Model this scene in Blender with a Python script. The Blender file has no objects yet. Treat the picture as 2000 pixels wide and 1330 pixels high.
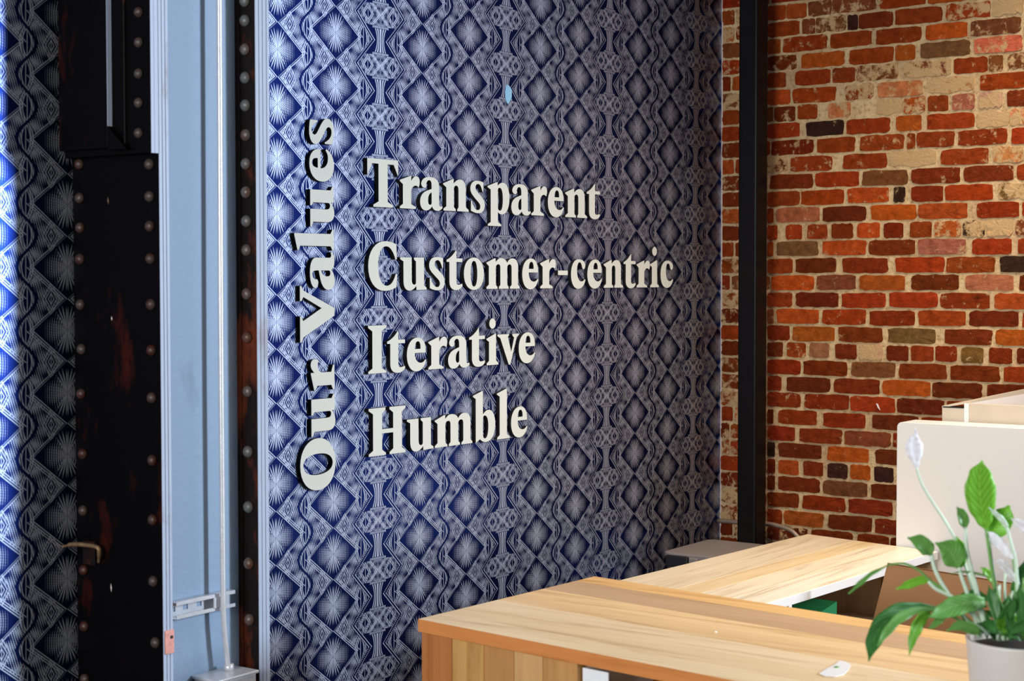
import bpy, bmesh, math, random
from mathutils import Vector, Matrix
random.seed(7)
S = bpy.context.scene
COL = S.collection

# ------------------------------------------------------------------ camera
# world: patterned wall is the plane y=0, brick wall is the plane x=0, room at x<0, y<0, floor z=0
F, PITCH, ROLL, YAW = 3202.19, 0.0378618, -0.000994, 0.6224747
HC = 1.55
CAM = Vector((-5.76669542, -3.11769958, HC))
fw = Vector((math.cos(YAW)*math.cos(PITCH), math.sin(YAW)*math.cos(PITCH), -math.sin(PITCH)))
r0 = Vector((math.sin(YAW), -math.cos(YAW), 0)); u0 = r0.cross(fw)
rt = r0*math.cos(ROLL)+u0*math.sin(ROLL); up = -r0*math.sin(ROLL)+u0*math.cos(ROLL)
cd = bpy.data.cameras.new('camera'); cam = bpy.data.objects.new('camera', cd); COL.objects.link(cam)
m = Matrix((rt, up, -fw)).transposed().to_4x4(); m.translation = CAM
cam.matrix_world = m
cd.sensor_width = 36; cd.lens = F/2000*36; cd.clip_start = 0.05
cd.dof.use_dof = True; cd.dof.focus_distance = 5.1; cd.dof.aperture_fstop = 5.2
S.camera = cam

# ------------------------------------------------------------------ world, lights, exposure
S.view_settings.view_transform = 'Standard'; S.view_settings.look = 'None'
S.view_settings.gamma = 1; S.view_settings.use_curve_mapping = False
S.view_settings.exposure = 0.0
wd = bpy.data.worlds.new('sky'); S.world = wd; wd.use_nodes = True
wd.node_tree.nodes['Background'].inputs[0].default_value = (0.6, 0.74, 1.0, 1)
wd.node_tree.nodes['Background'].inputs[1].default_value = 0.3

def area(name, loc, target, sx, sy, power, color):
    l = bpy.data.lights.new(name, 'AREA'); l.shape = 'RECTANGLE'; l.size = sx; l.size_y = sy
    l.energy = power; l.color = color
    o = bpy.data.objects.new(name, l); COL.objects.link(o); o.location = loc
    d = Vector(target)-Vector(loc); o.rotation_euler = d.to_track_quat('-Z', 'Y').to_euler()
    return o
area('window_daylight', (-0.06, -6.0, 2.5), (-4.0, -6.0, 2.1), 1.3, 1.8, 880, (0.76, 0.88, 1.0))
area('rear_window_daylight', (-7.8, -1.7, 2.1), (0, -1.4, 1.5), 2.0, 1.8, 225, (1.0, 0.98, 0.94))
lamp = area('ceiling_lamp_light', (-0.95, -1.7, 3.42), (-0.8, -1.5, 0), 1.2, 0.4, 36, (1.0, 0.80, 0.58))
lamp.data.spread = math.radians(100)      # a shaded downlight

# ------------------------------------------------------------------ pixel rays (2000 x 1330 frame) used to read real positions off the photograph
def ray(px, py): return fw + rt*((px-1000)/F) + up*((665-py)/F)
def onY(px, py, w=0.0):
    d = ray(px, py); return CAM + d*((-w-CAM.y)/d.y)
def onX(px, py, x=0.0):
    d = ray(px, py); return CAM + d*((x-CAM.x)/d.x)
def onZ(px, py, z):
    d = ray(px, py); return CAM + d*((z-CAM.z)/d.z)
def atD(px, py, depth): return CAM + ray(px, py)*depth

# ------------------------------------------------------------------ object helpers
def tag(o, label=None, cat=None, group=None, kind=None):
    if label: o['label'] = label
    if cat: o['category'] = cat
    if group: o['group'] = group
    if kind: o['kind'] = kind
    return o
def empty(name, loc, label=None, cat=None, group=None):
    o = bpy.data.objects.new(name, None); COL.objects.link(o); o.location = loc; o.empty_display_size = 0.05
    return tag(o, label, cat, group)
def link(name, me, mat, parent=None, loc=None):
    o = bpy.data.objects.new(name, me); COL.objects.link(o)
    if mat and not me.materials: me.materials.append(mat)
    if parent:
        o.parent = parent
        o.matrix_parent_inverse = Matrix.Translation(-parent.location)
    if loc is not None: o.location = loc
    return o
def mesh_bm(bm, name, smooth=False):
    bmesh.ops.recalc_face_normals(bm, faces=bm.faces)
    me = bpy.data.meshes.new(name); bm.to_mesh(me); bm.free()
    if smooth:
        for p in me.polygons: p.use_smooth = True
    return me
def finish(bm, name, mat, parent=None, smooth=False, bevel=0.0, seg=2):
    if bevel > 0:
        bmesh.ops.bevel(bm, geom=list(bm.edges), offset=bevel, segments=seg, profile=0.5, affect='EDGES', clamp_overlap=True)
    # put the origin at the lowest middle point of the mesh
    xs = [v.co for v in bm.verts]
    c = Vector(((min(v.x for v in xs)+max(v.x for v in xs))/2, (min(v.y for v in xs)+max(v.y for v in xs))/2, min(v.z for v in xs)))
    for v in bm.verts: v.co -= c
    o = link(name, mesh_bm(bm, name, smooth), mat, parent); o.location = c
    return o
def add_box(bm, x0, x1, y0, y1, z0, z1):
    v = [bm.verts.new((x, y, z)) for z in (z0, z1) for x, y in ((x0, y0), (x1, y0), (x1, y1), (x0, y1))]
    for f in ((0,3,2,1), (4,5,6,7), (0,1,5,4), (1,2,6,5), (2,3,7,6), (3,0,4,7)): bm.faces.new([v[i] for i in f])
def box(name, x0, x1, y0, y1, z0, z1, mat, parent=None, bevel=0.0, seg=2):
    bm = bmesh.new(); add_box(bm, x0, x1, y0, y1, z0, z1); return finish(bm, name, mat, parent, bevel=bevel, seg=seg)
def prism_pts(bm, pts, vec):
    a = [bm.verts.new(p) for p in pts]; b = [bm.verts.new(Vector(p)+Vector(vec)) for p in pts]
    bm.faces.new(a); bm.faces.new(b[::-1]); n = len(a)
    for i in range(n): bm.faces.new([a[i], b[i], b[(i+1) % n], a[(i+1) % n]])
def prism(name, pts, vec, mat, parent=None, bevel=0.0, seg=2):
    bm = bmesh.new(); prism_pts(bm, pts, vec); return finish(bm, name, mat, parent, bevel=bevel, seg=seg)
def add_tube(bm, pts, rad, n=12, cap=True):
    pts = [Vector(p) for p in pts]; rings = []
    rads = rad if isinstance(rad, (list, tuple)) else [rad]*len(pts)
    for i, p in enumerate(pts):
        t = (pts[min(i+1, len(pts)-1)]-pts[max(i-1, 0)]).normalized()
        a = t.cross(Vector((0.13, 0.31, 0.94)))
        if a.length < 0.1: a = t.cross(Vector((1, 0, 0)))
        a.normalize(); b = t.cross(a)
        rings.append([bm.verts.new(p+(a*math.cos(2*math.pi*k/n)+b*math.sin(2*math.pi*k/n))*rads[i]) for k in range(n)])
    for i in range(len(rings)-1):
        for k in range(n): bm.faces.new([rings[i][k], rings[i][(k+1) % n], rings[i+1][(k+1) % n], rings[i+1][k]])
    if cap: bm.faces.new(rings[0][::-1]); bm.faces.new(rings[-1])
def smooth_path(pts, n=8):
    pts = [Vector(p) for p in pts]; out = []
    P = [pts[0]*2-pts[1]]+pts+[pts[-1]*2-pts[-2]]
    for i in range(1, len(P)-2):
        for k in range(n):
            t = k/n; a, b, c, d = P[i-1], P[i], P[i+1], P[i+2]
            out.append(0.5*((2*b)+(c-a)*t+(2*a-5*b+4*c-d)*t*t+(3*b-a-3*c+d)*t**3))
    out.append(pts[-1]); return out
def lathe(name, prof, loc, mat, parent=None, n=48):
    bm = bmesh.new(); rings = []
    for r, z in prof: rings.append([bm.verts.new((loc[0]+r*math.cos(2*math.pi*k/n), loc[1]+r*math.sin(2*math.pi*k/n), loc[2]+z)) for k in range(n)])
    for i in range(len(rings)-1):
        for k in range(n): bm.faces.new([rings[i][k], rings[i][(k+1) % n], rings[i+1][(k+1) % n], rings[i+1][k]])
    bm.faces.new(rings[0][::-1]); bm.faces.new(rings[-1])
    return finish(bm, name, mat, parent, smooth=True)

# ------------------------------------------------------------------ node helpers
def lin(r, g, b):
    f = lambda c: (c/255/12.92) if c/255 <= 0.04045 else ((c/255+0.055)/1.055)**2.4
    return (f(r), f(g), f(b), 1)
class NT:
    def __init__(s, name):
        s.m = bpy.data.materials.new(name); s.m.use_nodes = True; s.t = s.m.node_tree; s.p = s.t.nodes['Principled BSDF']
    def n(s, typ, **kw):
        x = s.t.nodes.new(typ)
        for k, v in kw.items(): setattr(x, k, v)
        return x
    def l(s, a, b): s.t.links.new(a, b)
    def coords(s, scale=(1,1,1), jitter=False, out='Object'):
        tc = s.n('ShaderNodeTexCoord'); mp = s.n('ShaderNodeMapping'); mp.inputs['Scale'].default_value = scale
        s.l(tc.outputs[out], mp.inputs['Vector'])
        if jitter:
            oi = s.n('ShaderNodeObjectInfo'); mu = s.n('ShaderNodeVectorMath', operation='SCALE')
            cb = s.n('ShaderNodeCombineXYZ')
            for i in range(3): s.l(oi.outputs['Random'], cb.inputs[i])
            s.l(cb.outputs[0], mu.inputs[0]); mu.inputs['Scale'].default_value = 37.0
            s.l(mu.outputs[0], mp.inputs['Location'])
        return mp.outputs[0]
    def noise(s, vec, scale, detail=4, rough=0.55, dist=0.0):
        x = s.n('ShaderNodeTexNoise'); s.l(vec, x.inputs['Vector'])
        x.inputs['Scale'].default_value = scale; x.inputs['Detail'].default_value = detail
        x.inputs['Roughness'].default_value = rough; x.inputs['Distortion'].default_value = dist
        return x.outputs['Fac']
    def ramp(s, fac, stops):
        x = s.n('ShaderNodeValToRGB'); s.l(fac, x.inputs[0]); e = x.color_ramp.elements
        while len(e) < len(stops): e.new(0.5)
        for el, (p, c) in zip(e, stops): el.position = p; el.color = c if len(c) == 4 else (*c, 1)
        return x.outputs[0]
    def mix(s, fac, a, b, blend='MIX'):
        x = s.n('ShaderNodeMix', data_type='RGBA', blend_type=blend)
        for sock, v in ((x.inputs[0], fac), (x.inputs[6], a), (x.inputs[7], b)):
            if hasattr(v, 'links'): s.l(v, sock)
            else: sock.default_value = v
        return x.outputs[2]
    def bump(s, h, strength=0.3, dist=0.01):
        x = s.n('ShaderNodeBump'); s.l(h, x.inputs['Height']); x.inputs['Strength'].default_value = strength
        x.inputs['Distance'].default_value = dist; s.l(x.outputs[0], s.p.inputs['Normal'])
    def set(s, **kw):
        for k, v in kw.items():
            sock = s.p.inputs[k.replace('_', ' ')]
            if hasattr(v, 'links'): s.l(v, sock)
            else: sock.default_value = v
        return s.m
def g(v): return (v, v, v, 1)

def plain(name, col, rough=0.5, var=0.10, scale=14, metal=0.0, bump=0.0, spec=0.5, bscale=None):
    s = NT(name); v = s.coords(); f = s.noise(v, scale)
    c2 = tuple(min(1, c*(1+var)) for c in col[:3])+(1,); c1 = tuple(c*(1-var) for c in col[:3])+(1,)
    s.set(Base_Color=s.ramp(f, [(0.3, c1), (0.7, c2)]), Roughness=rough, Metallic=metal)
    s.p.inputs['Specular IOR Level'].default_value = spec
    if bump: s.bump(s.noise(v, bscale or scale*4, 5), bump, 0.003)
    return s.m

# wallpaper: the printed figure as one arithmetic expression of the surface coordinates
class X:
    T = None
    def __init__(s, v): s.v = v
    @staticmethod
    def op(o, *a):
        x = X.T.nodes.new('ShaderNodeMath'); x.operation = o
        for i, q in enumerate(a):
            q = q.v if isinstance(q, X) else q
            if isinstance(q, (int, float)): x.inputs[i].default_value = float(q)
            else: X.T.links.new(q, x.inputs[i])
        return X(x.outputs[0])
    def __add__(s, o): return X.op('ADD', s, o)
    __radd__ = __add__
    def __mul__(s, o): return X.op('MULTIPLY', s, o)
    __rmul__ = __mul__
    def __sub__(s, o): return X.op('SUBTRACT', s, o)
    def __rsub__(s, o): return X.op('SUBTRACT', o, s)
    def __truediv__(s, o): return X.op('DIVIDE', s, o)
    def __neg__(s): return X.op('MULTIPLY', s, -1)
class MX:
    sin = staticmethod(lambda a: X.op('SINE', a)); floor = staticmethod(lambda a: X.op('FLOOR', a))
    min = staticmethod(lambda a, b: X.op('MINIMUM', a, b)); max = staticmethod(lambda a, b: X.op('MAXIMUM', a, b))
    abs = staticmethod(lambda a: X.op('ABSOLUTE', a)); sqrt = staticmethod(lambda a: X.op('SQRT', a))
    atan2 = staticmethod(lambda a, b: X.op('ARCTAN2', a, b)); lt = staticmethod(lambda a, b: X.op('LESS_THAN', a, b))
    @staticmethod
    def clamp(a):
        r = X.op('ADD', a, 0.0); r.v.node.use_clamp = True; return r
# pattern(u,z,M) -> mask 0..1 ; u = mm to the right, z = mm up ; M backend with sin,cos,floor,min,max,abs,clamp,sqrt,atan2,lt
def pattern(u,z,M):
    P=624.2;V=147.6;H=73.8
    i=M.floor(u/P); ul=u-i*P
    side=M.lt(P/2,ul)                      # 1 on B half
    x=ul+side*(P-2*ul)
    v=z+(i+side)*H
    vv=v-M.floor(v/V+0.5)*V                # -H..H, star at 0
    s=M.abs(vv)
    sg=1-2*side                            # sign of real x direction
    sv=M.lt(0,vv)*2-1                      # up / down
    def ln(d,w,sf=0.9): return M.clamp((w*0.5+sf*0.5-M.abs(d))/sf)
    def less(a,b,sf=1.0): return M.clamp((b-a)/sf+0.5)   # a<b
    xr=x*sg                                # real-handed x (mirrors on the B half)
    # fine strokes, leaning a little
    st=M.sin((xr+vv*0.34)*0.98)
    st2=M.sin((xr+vv*0.20)*1.05)
    weave=0.35+0.65*M.clamp(M.sin(z*1.02-u*0.82)*1.4+0.95)
    # ---- star
    dx=x-195.0; ax=M.abs(dx)
    D=ax/97.0+s/H
    r=M.sqrt(dx*dx+s*s*1.25)
    th=M.atan2(s*1.12,ax+0.001)            # 0 horizontal .. pi/2 vertical
    arcs=M.sin(M.sqrt(ax*ax+s*s*0.30)*1.0)
    rays=M.sin(th*34.0)
    vert=less(0.95,th,0.12)
    sect=M.abs(M.sin(th*3.5+0.6))          # petals
    lit=1.72-r*0.0215-D*0.80+sect*0.42
    mix=arcs*(1-vert)+rays*vert
    star=M.clamp((mix*0.80+lit*1.15-0.62)*1.5)*less(D,0.96,0.04)
    core=less(ax,0.9,0.7)*less(D,0.9,0.03)
    star=star*(1-core*0.75)*(weave*(1-vert)+vert)
    # ---- star frame: solid pair one way, ropes the other way
    dl=(D-1.0)*58.0                        # ~mm across the line
    rope=M.clamp((M.sin((ax+s*1.3)*0.95)+0.55)*2)
    hand=M.lt(0,dx*sg*sv*-1)               # 1 = rope direction
    frame=M.max(ln(dl-1.2,2.3),ln(dl-6.6,2.3))
    frame=M.max(frame,ln(dl-12.0,2.0)*(1-hand))
    frame=frame*(1-hand+hand*rope)
    instar=less(D,1.0,0.02)
    # ---- nested diamond beside the shared corner
    ex=M.abs(ax-47.0); ey=H-s
    E=ex/24.0+ey/38.0
    nest=M.max(M.max(ln((E-1.0)*20,2.4),ln((E-0.66)*20,2.1)),ln((E-0.34)*20,2.0))
    nest=M.max(nest,less(ex,0.8,0.8)*less(E,0.5,0.05))
    inE=less(E,1.05,0.04)*less(1.0,D,0.04)
    fillE=weave*M.clamp(st2*1.5+0.1)*less(0.72,E,0.04)*0.8
    nest=M.max(nest,fillE)*inE
    # ---- feathers: everything else between star columns
    env=M.sin(ax*0.075+0.5)*M.sin(s*0.098+ax*0.045+0.7)
    env2=M.sin(s*0.17-ax*0.05+1.2)
    fe=M.clamp((st*1.0+env*0.85+env2*0.5+0.18)*1.5)
    feather=fe*less(1.12,D,0.03)*(1-inE)*weave
    # ---- wavy dark line and its leaves
    q=(s-36.9)/36.9*1.5708
    xw=312.1-27.0*M.sin(q)
    dw=x-xw
    beyond=less(0.0,dw,1.0)
    wav=1-less(M.abs(dw),5.5,2.0)
    def leaf(cx,cy,w,h,ss):
        lx=M.abs(x-cx)/w; ly=M.abs(ss-cy)/h
        L=lx+ly*ly
        c=M.max(ln((L-0.92)*w,2.4),ln((L-0.56)*w,2.0))
        c=M.max(c,ln(x-cx,2.0)*less(L,0.6,0.05))
        c=M.max(c,M.clamp(st2*1.6+0.3)*0.9*less(0.6,L,0.05))
        return c*less(L,1.0,0.05),less(L,1.12,0.05)
    la,ma=leaf(314.0,0.0,23.0,46.0,s)
    lb,mb=leaf(310.0,H,21.0,42.0,s)
    lb=lb*beyond
    lc,mc=leaf(76.0,0.0,26.0,48.0,s)
    # ---- zigzag
    xz=26.0+75.0*s/H
    dz=x-xz
    hz=M.lt(0,sg*sv)                       # rope side
    zig=M.max(ln(dz,3.6),ln(dz-12.0,3.4))*(1-hz+hz*M.clamp((M.sin(s*1.5)+0.5)*2))
    zmar=less(dz,17.0,1.5)*less(-5.0,dz,1.5)
    incol=less(dz,0.0,1.0)
    # ---- waist and column
    w=16.0+s*s*0.008
    wa=M.clamp(M.sin(x/w*14.0+0.8)*1.6+0.7)*less(x,w,0.8)*less(s,34.0,1.0)
    cap=less(M.abs(s-38.5),3.2,0.8)*less(x,36.0,1.5)*M.clamp(st*2+1.0)
    gx=M.abs(x-56.0); G=gx/26.0+ey/31.0
    gd=M.max(ln((G-0.95)*20,2.4),ln((G-0.6)*20,2.1))
    gd=M.max(gd,less(gx,0.8,0.8)*less(G,0.5,0.05))
    gd=M.max(gd,M.clamp(st*1.5+0.4)*0.9*less(0.62,G,0.05))*less(G,1.0,0.04)
    X1=ln((x*0.9-ey)*0.7,2.4)+ln((x*0.9-ey)*0.7-5,1.6)
    cc=weave*M.clamp((st*0.9+0.25+M.sin(x*0.19)*M.sin(ey*0.21+0.8)*1.1+0.12)*1.6)
    col=M.max(M.max(gd,X1*less(ey,32.0,1.0)),cc*(1-less(G,1.08,0.05)))*less(42.5,s,1.0)*less(dz,-4.0,1.0)
    col=M.max(M.max(col,wa),cap*less(dz,-4.0,1.0))
    # ---- compose
    out=M.max(feather*(1-instar),nest)
    out=M.max(out*(1-instar),star)
    out=out*(1-ma*(1-instar))+la*(1-instar)
    out=out*(1-mc*(1-instar))+lc*(1-instar)
    out=M.max(out*wav,0.0)
    out=out*(1-beyond)+beyond*lb*wav
    out=M.max(out,frame*(1-beyond))
    out=out*(1-zmar)*(1-incol)
    out=M.max(out,zig)
    out=M.max(out,col*incol)
    return M.clamp(out)

def wallpaper(name):
    s = NT(name); X.T = s.t
    tc = s.n('ShaderNodeTexCoord'); sp = s.n('ShaderNodeSeparateXYZ'); s.l(tc.outputs['Object'], sp.inputs[0])
    U = X(sp.outputs[0])*1000.0 - X(sp.outputs[2])*14.1 + 195.0     # object origin = centre of one star; the paper hangs slightly out of plumb
    Z = X(sp.outputs[2])*1000.0 + (U-195.0)*0.00242
    mk = pattern(U, Z, MX)
    fac = mk.v
    v = s.coords(); nz = s.noise(v, 3.0, 3)
    df = s.n('ShaderNodeBsdfDiffuse'); s.l(s.mix(fac, (0.0015, 0.0014, 0.0020, 1), (0.11, 0.104, 0.102, 1)), df.inputs[0])
    g1 = s.n('ShaderNodeBsdfAnisotropic'); g1.inputs[0].default_value = (0.010, 0.028, 0.20, 1); g1.inputs['Roughness'].default_value = 0.30
    g2 = s.n('ShaderNodeBsdfAnisotropic'); g2.inputs[0].default_value = (0.44, 0.53, 0.72, 1); g2.inputs['Roughness'].default_value = 0.46
    ms = s.n('ShaderNodeMixShader'); s.l(fac, ms.inputs[0]); s.l(g1.outputs[0], ms.inputs[1]); s.l(g2.outputs[0], ms.inputs[2])
    ad = s.n('ShaderNodeAddShader'); s.l(df.outputs[0], ad.inputs[0]); s.l(ms.outputs[0], ad.inputs[1])
    s.l(ad.outputs[0], s.t.nodes['Material Output'].inputs[0])
    return s.m
M_paper = wallpaper('patterned_wallpaper')

def brick_mat():
    s = NT('weathered_brick'); v = s.n('ShaderNodeNewGeometry').outputs['Position']
    oi = s.n('ShaderNodeObjectInfo')
    n1 = s.noise(v, 34, 6, 0.65); n2 = s.noise(v, 150, 5, 0.65); n3 = s.noise(v, 26, 6, 0.72, 0.3)
    c = s.mix(s.ramp(n1, [(0.30, g(0)), (0.75, g(1))]), (0.66, 0.60, 0.55, 1), (1.36, 1.36, 1.30, 1))
    base = s.mix(1.0, oi.outputs['Color'], c, 'MULTIPLY')
    soot = s.ramp(s.noise(v, 16, 4, 0.6), [(0.62, g(0)), (0.74, g(1))])
    base = s.mix(X_mul(s, soot, 0.55), base, lin(48, 24, 18))
    # mortar smeared over the face, as much as the brick's colour alpha asks for
    mm = s.n('ShaderNodeMath', operation='MULTIPLY_ADD'); s.l(oi.outputs['Alpha'], mm.inputs[0]); mm.inputs[1].default_value = 0.42; mm.inputs[2].default_value = 0.16
    ad = s.n('ShaderNodeMath', operation='ADD'); s.l(n3, ad.inputs[0]); s.l(mm.outputs[0], ad.inputs[1])
    sm = s.ramp(ad.outputs[0], [(0.80, g(0)), (0.90, g(1))])
    base = s.mix(sm, base, lin(196, 164, 120))
    s.set(Base_Color=base, Roughness=0.92)
    s.p.inputs['Specular IOR Level'].default_value = 0.02
    h = s.n('ShaderNodeMath', operation='ADD'); s.l(n2, h.inputs[0]); s.l(n3, h.inputs[1]); s.bump(h.outputs[0], 0.75, 0.005)
    return s.m
def X_mul(s, a, k):
    x = s.n('ShaderNodeMath', operation='MULTIPLY'); s.l(a, x.inputs[0]); x.inputs[1].default_value = k; return x.outputs[0]
M_brick = brick_mat()
def mortar_mat():
    s = NT('lime_mortar'); v = s.coords(); n1 = s.noise(v, 60, 6, 0.65); n2 = s.noise(v, 6, 4)
    c = s.ramp(n1, [(0.28, lin(150, 118, 82)), (0.45, lin(208, 180, 136)), (0.75, lin(228, 206, 164))])
    c = s.mix(s.ramp(n2, [(0.42, g(0)), (0.7, g(0.45))]), c, lin(150, 112, 84))
    s.set(Base_Color=c, Roughness=0.95); s.p.inputs['Specular IOR Level'].default_value = 0.2
    s.bump(n1, 1.0, 0.006); return s.m
M_mortar = mortar_mat()

def wood(name, axis, tone=1.0):
    """planked wood; colour from the object colour, grain along axis"""
    s = NT(name); sc = [15, 15, 15]; sc[axis] = 1.1
    v = s.coords(tuple(sc), jitter=True); oi = s.n('ShaderNodeObjectInfo')
    n1 = s.noise(v, 1.6, 5, 0.6, 0.7); sc2 = [70, 70, 70]; sc2[axis] = 2.5
    v2 = s.coords(tuple(sc2), jitter=True); n2 = s.noise(v2, 1.5, 3, 0.6)
    c = s.ramp(n1, [(0.28, (0.66, 0.56, 0.46, 1)), (0.46, (0.98, 0.97, 0.95, 1)), (0.72, (1.08, 1.10, 1.14, 1))])
    c = s.mix(s.ramp(n2, [(0.35, g(0.14)), (0.6, g(0))]), c, (0.60, 0.50, 0.40, 1))
    s.set(Base_Color=s.mix(1.0, oi.outputs['Color'], c, 'MULTIPLY'), Roughness=0.42)
    s.bump(n2, 0.12, 0.001); return s.m
M_woodY = wood('wood_grain_across', 1); M_woodX = wood('wood_grain_along', 0); M_woodZ = wood('wood_grain_upright', 2)

def steel_mat(name, base, rust, rough, amount, bump=0.35, spec=0.4):
    s = NT(name); v = s.coords(out='Object'); geo = s.n('ShaderNodeNewGeometry')
    mp = s.n('ShaderNodeMapping'); mp.inputs['Scale'].default_value = (1, 1, 0.45); s.l(geo.outputs['Position'], mp.inputs['Vector'])
    n1 = s.noise(mp.outputs[0], 7, 6, 0.65); n2 = s.noise(geo.outputs['Position'], 60, 5, 0.6)
    f = s.ramp(n1, [(1-amount-0.06, g(0)), (1-amount+0.04, g(1))])
    c = s.mix(f, base, s.mix(n2, tuple((0.35 if amount > 0.38 else 0.85)*q for q in rust[:3])+(1,), rust))
    s.set(Base_Color=c, Roughness=rough); s.bump(n2, bump, 0.0025); s.p.inputs['Specular IOR Level'].default_value = spec; return s.m
M_blackpaint = steel_mat('old_black_paint', (0.0016, 0.0013, 0.0013, 1), lin(58, 20, 12), 0.45, 0.385, 0.3, 0.05)
M_rustpaint = steel_mat('rusty_black_paint', (0.007, 0.004, 0.0035, 1), lin(104, 46, 22), 0.5, 0.42, 0.3, 0.12)
M_greypaint = steel_mat('grey_steel_paint', lin(142, 164, 190), lin(136, 157, 182), 0.5, 0.30, 0.6, 0.3)
M_litedge = steel_mat('lit_plate_edges', lin(166, 178, 200), lin(150, 150, 164), 0.5, 0.36, 0.3)  # pale grey holds the window light falling on the black plates' edges
M_rivet = steel_mat('rivet_paint', lin(84, 86, 86), lin(96, 60, 42), 0.38, 0.47, 0.8, 0.5)
M_rivet_dark = steel_mat('dark_rivet_paint', lin(62, 52, 46), lin(70, 34, 22), 0.42, 0.5, 0.8, 0.35)
M_pink = plain('pink_primer', lin(214, 150, 140), 0.7, 0.2, 60, bump=0.4)
M_galv = plain('galvanised_steel', lin(205, 208, 216), 0.35, 0.08, 40, metal=0.35, bump=0.15)
M_hook = plain('tarnished_brass', lin(120, 96, 66), 0.5, 0.3, 60, metal=0.4, bump=0.3)
M_post = plain('matt_black_steel', (0.006, 0.005, 0.0045, 1), 0.36, 0.2, 20, bump=0.05, spec=0.12)
M_cream = plain('cream_letter_face', lin(222, 225, 217), 0.6, 0.02, 6)
M_lside = plain('black_letter_edge', (0.006, 0.004, 0.005, 1), 0.7, 0.1)
M_floor = plain('darkened_concrete', lin(58, 52, 48), 0.6, 0.15, 3, bump=0.1)  # unseen floor, darkened so that less light bounces back
M_plaster = plain('darkened_plaster', lin(84, 80, 76), 0.9, 0.03, 4)  # unseen walls and ceiling, kept dark to cut bounced fill light
M_trim = plain('pale_corner_trim', lin(220, 205, 195), 0.6, 0.08, 30)
M_white = plain('white_laminate', lin(232, 234, 236), 0.45, 0.015, 3)
M_whitegloss = plain('bright_white_edge', lin(246, 246, 246), 0.35, 0.01, 3)
M_creambd = plain('cream_board', lin(206, 196, 178), 0.6, 0.03, 12)
M_card = plain('brown_cardboard', lin(178, 134, 92), 0.85, 0.05, 8, bump=0.1)
M_tote = plain('grey_plastic', lin(138, 130, 126), 0.5, 0.04, 8)
M_totebody = plain('pinkish_clear_plastic', lin(176, 160, 158), 0.35, 0.06, 8)
M_latch = plain('black_plastic', (0.008, 0.008, 0.008, 1), 0.5, 0.1)
M_green = plain('green_printed_card', lin(14, 140, 84), 0.5, 0.05, 6)
M_darkfruit = plain('dark_brown_wrap', lin(92, 58, 44), 0.6, 0.35, 40, bump=0.5)
M_label = plain('pale_print', lin(214, 224, 216), 0.6, 0.03)
M_pot = plain('pale_ceramic', lin(212, 206, 200), 0.4, 0.02, 5)
M_soil = plain('dark_potting_soil', lin(40, 28, 20), 0.95, 0.4, 60, bump=0.8)
M_blue = plain('light_blue_paper', lin(150, 206, 240), 0.6, 0.02)
M_pipe = plain('dull_steel_pipe', lin(150, 132, 116), 0.4, 0.1, 20, metal=0.3)
M_frost = plain('cloudy_plastic_film', lin(200, 190, 190), 0.2, 0.1, 20); M_frost.node_tree.nodes['Principled BSDF'].inputs['Transmission Weight'].default_value = 0.6
def white_petal(name):
    s = NT(name); c = lin(250, 250, 255); s.set(Base_Color=c, Roughness=0.45)
    tr = s.n('ShaderNodeBsdfTranslucent'); tr.inputs[0].default_value = c; ms = s.n('ShaderNodeMixShader'); ms.inputs[0].default_value = 0.4
    s.l(s.p.outputs[0], ms.inputs[1]); s.l(tr.outputs[0], ms.inputs[2]); s.l(ms.outputs[0], s.t.nodes['Material Output'].inputs[0]); return s.m
def leaf_mat(name, c1, c2, trans=0.35):
    s = NT(name)
    tc = s.n('ShaderNodeTexCoord'); sp = s.n('ShaderNodeSeparateXYZ'); s.l(tc.outputs['UV'], sp.inputs[0])
    X.T = s.t; u = X(sp.outputs[0]); v = X(sp.outputs[1])
    side = X.op('ABSOLUTE', u-0.5)
    vein = X.op('SINE', (v*1.0+side*-0.55)*62.0); vein = vein*0.32+0.4
    mid = X.op('LESS_THAN', side, 0.02)
    f = MX.clamp(vein*0.8+mid*0.6)
    n = s.noise(s.coords(), 30, 3)
    c = s.mix(f.v, c1, c2); c = s.mix(X_mul(s, n, 0.4), c, tuple(0.7*q for q in c1[:3])+(1,))
    s.set(Base_Color=c, Roughness=0.38)
    tr = s.n('ShaderNodeBsdfTranslucent'); s.l(c, tr.inputs[0]); ms = s.n('ShaderNodeMixShader'); ms.inputs[0].default_value = trans
    out = s.t.nodes['Material Output']; s.l(s.p.outputs[0], ms.inputs[1]); s.l(tr.outputs[0], ms.inputs[2]); s.l(ms.outputs[0], out.inputs[0])
    s.bump(f.v, 0.10, 0.0015); return s.m
M_leafB = leaf_mat('bright_leaf', lin(128, 204, 60), lin(186, 244, 100), 0.5)
M_leafM = leaf_mat('green_leaf', lin(104, 172, 76), lin(160, 212, 124), 0.42)
M_leafD = leaf_mat('dark_leaf', lin(50, 112, 46), lin(92, 158, 80), 0.3)
M_spathe = white_petal('white_spathe')
M_stem = plain('pale_green_stem', lin(200, 222, 200), 0.4, 0.12, 20)
M_stemD = plain('green_stem', lin(110, 160, 84), 0.4, 0.15, 20)

# ------------------------------------------------------------------ the room
def struct(o): o['kind'] = 'structure'; return o
struct(box('floor', -8.2, 0.3, -8.2, 0.3, -0.12, 0, M_floor))
struct(box('ceiling', -8.2, 0.3, -8.2, 0.3, 3.6, 3.72, M_plaster))
def wall_panel(name, x0, x1, star, mat):
    bm = bmesh.new(); add_box(bm, x0, x1, 0, 0.12, 0, 3.6)
    c = Vector(star)
    for v in bm.verts: v.co -= c
    o = link(name, mesh_bm(bm, name), mat); o.location = c; return struct(o)
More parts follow.
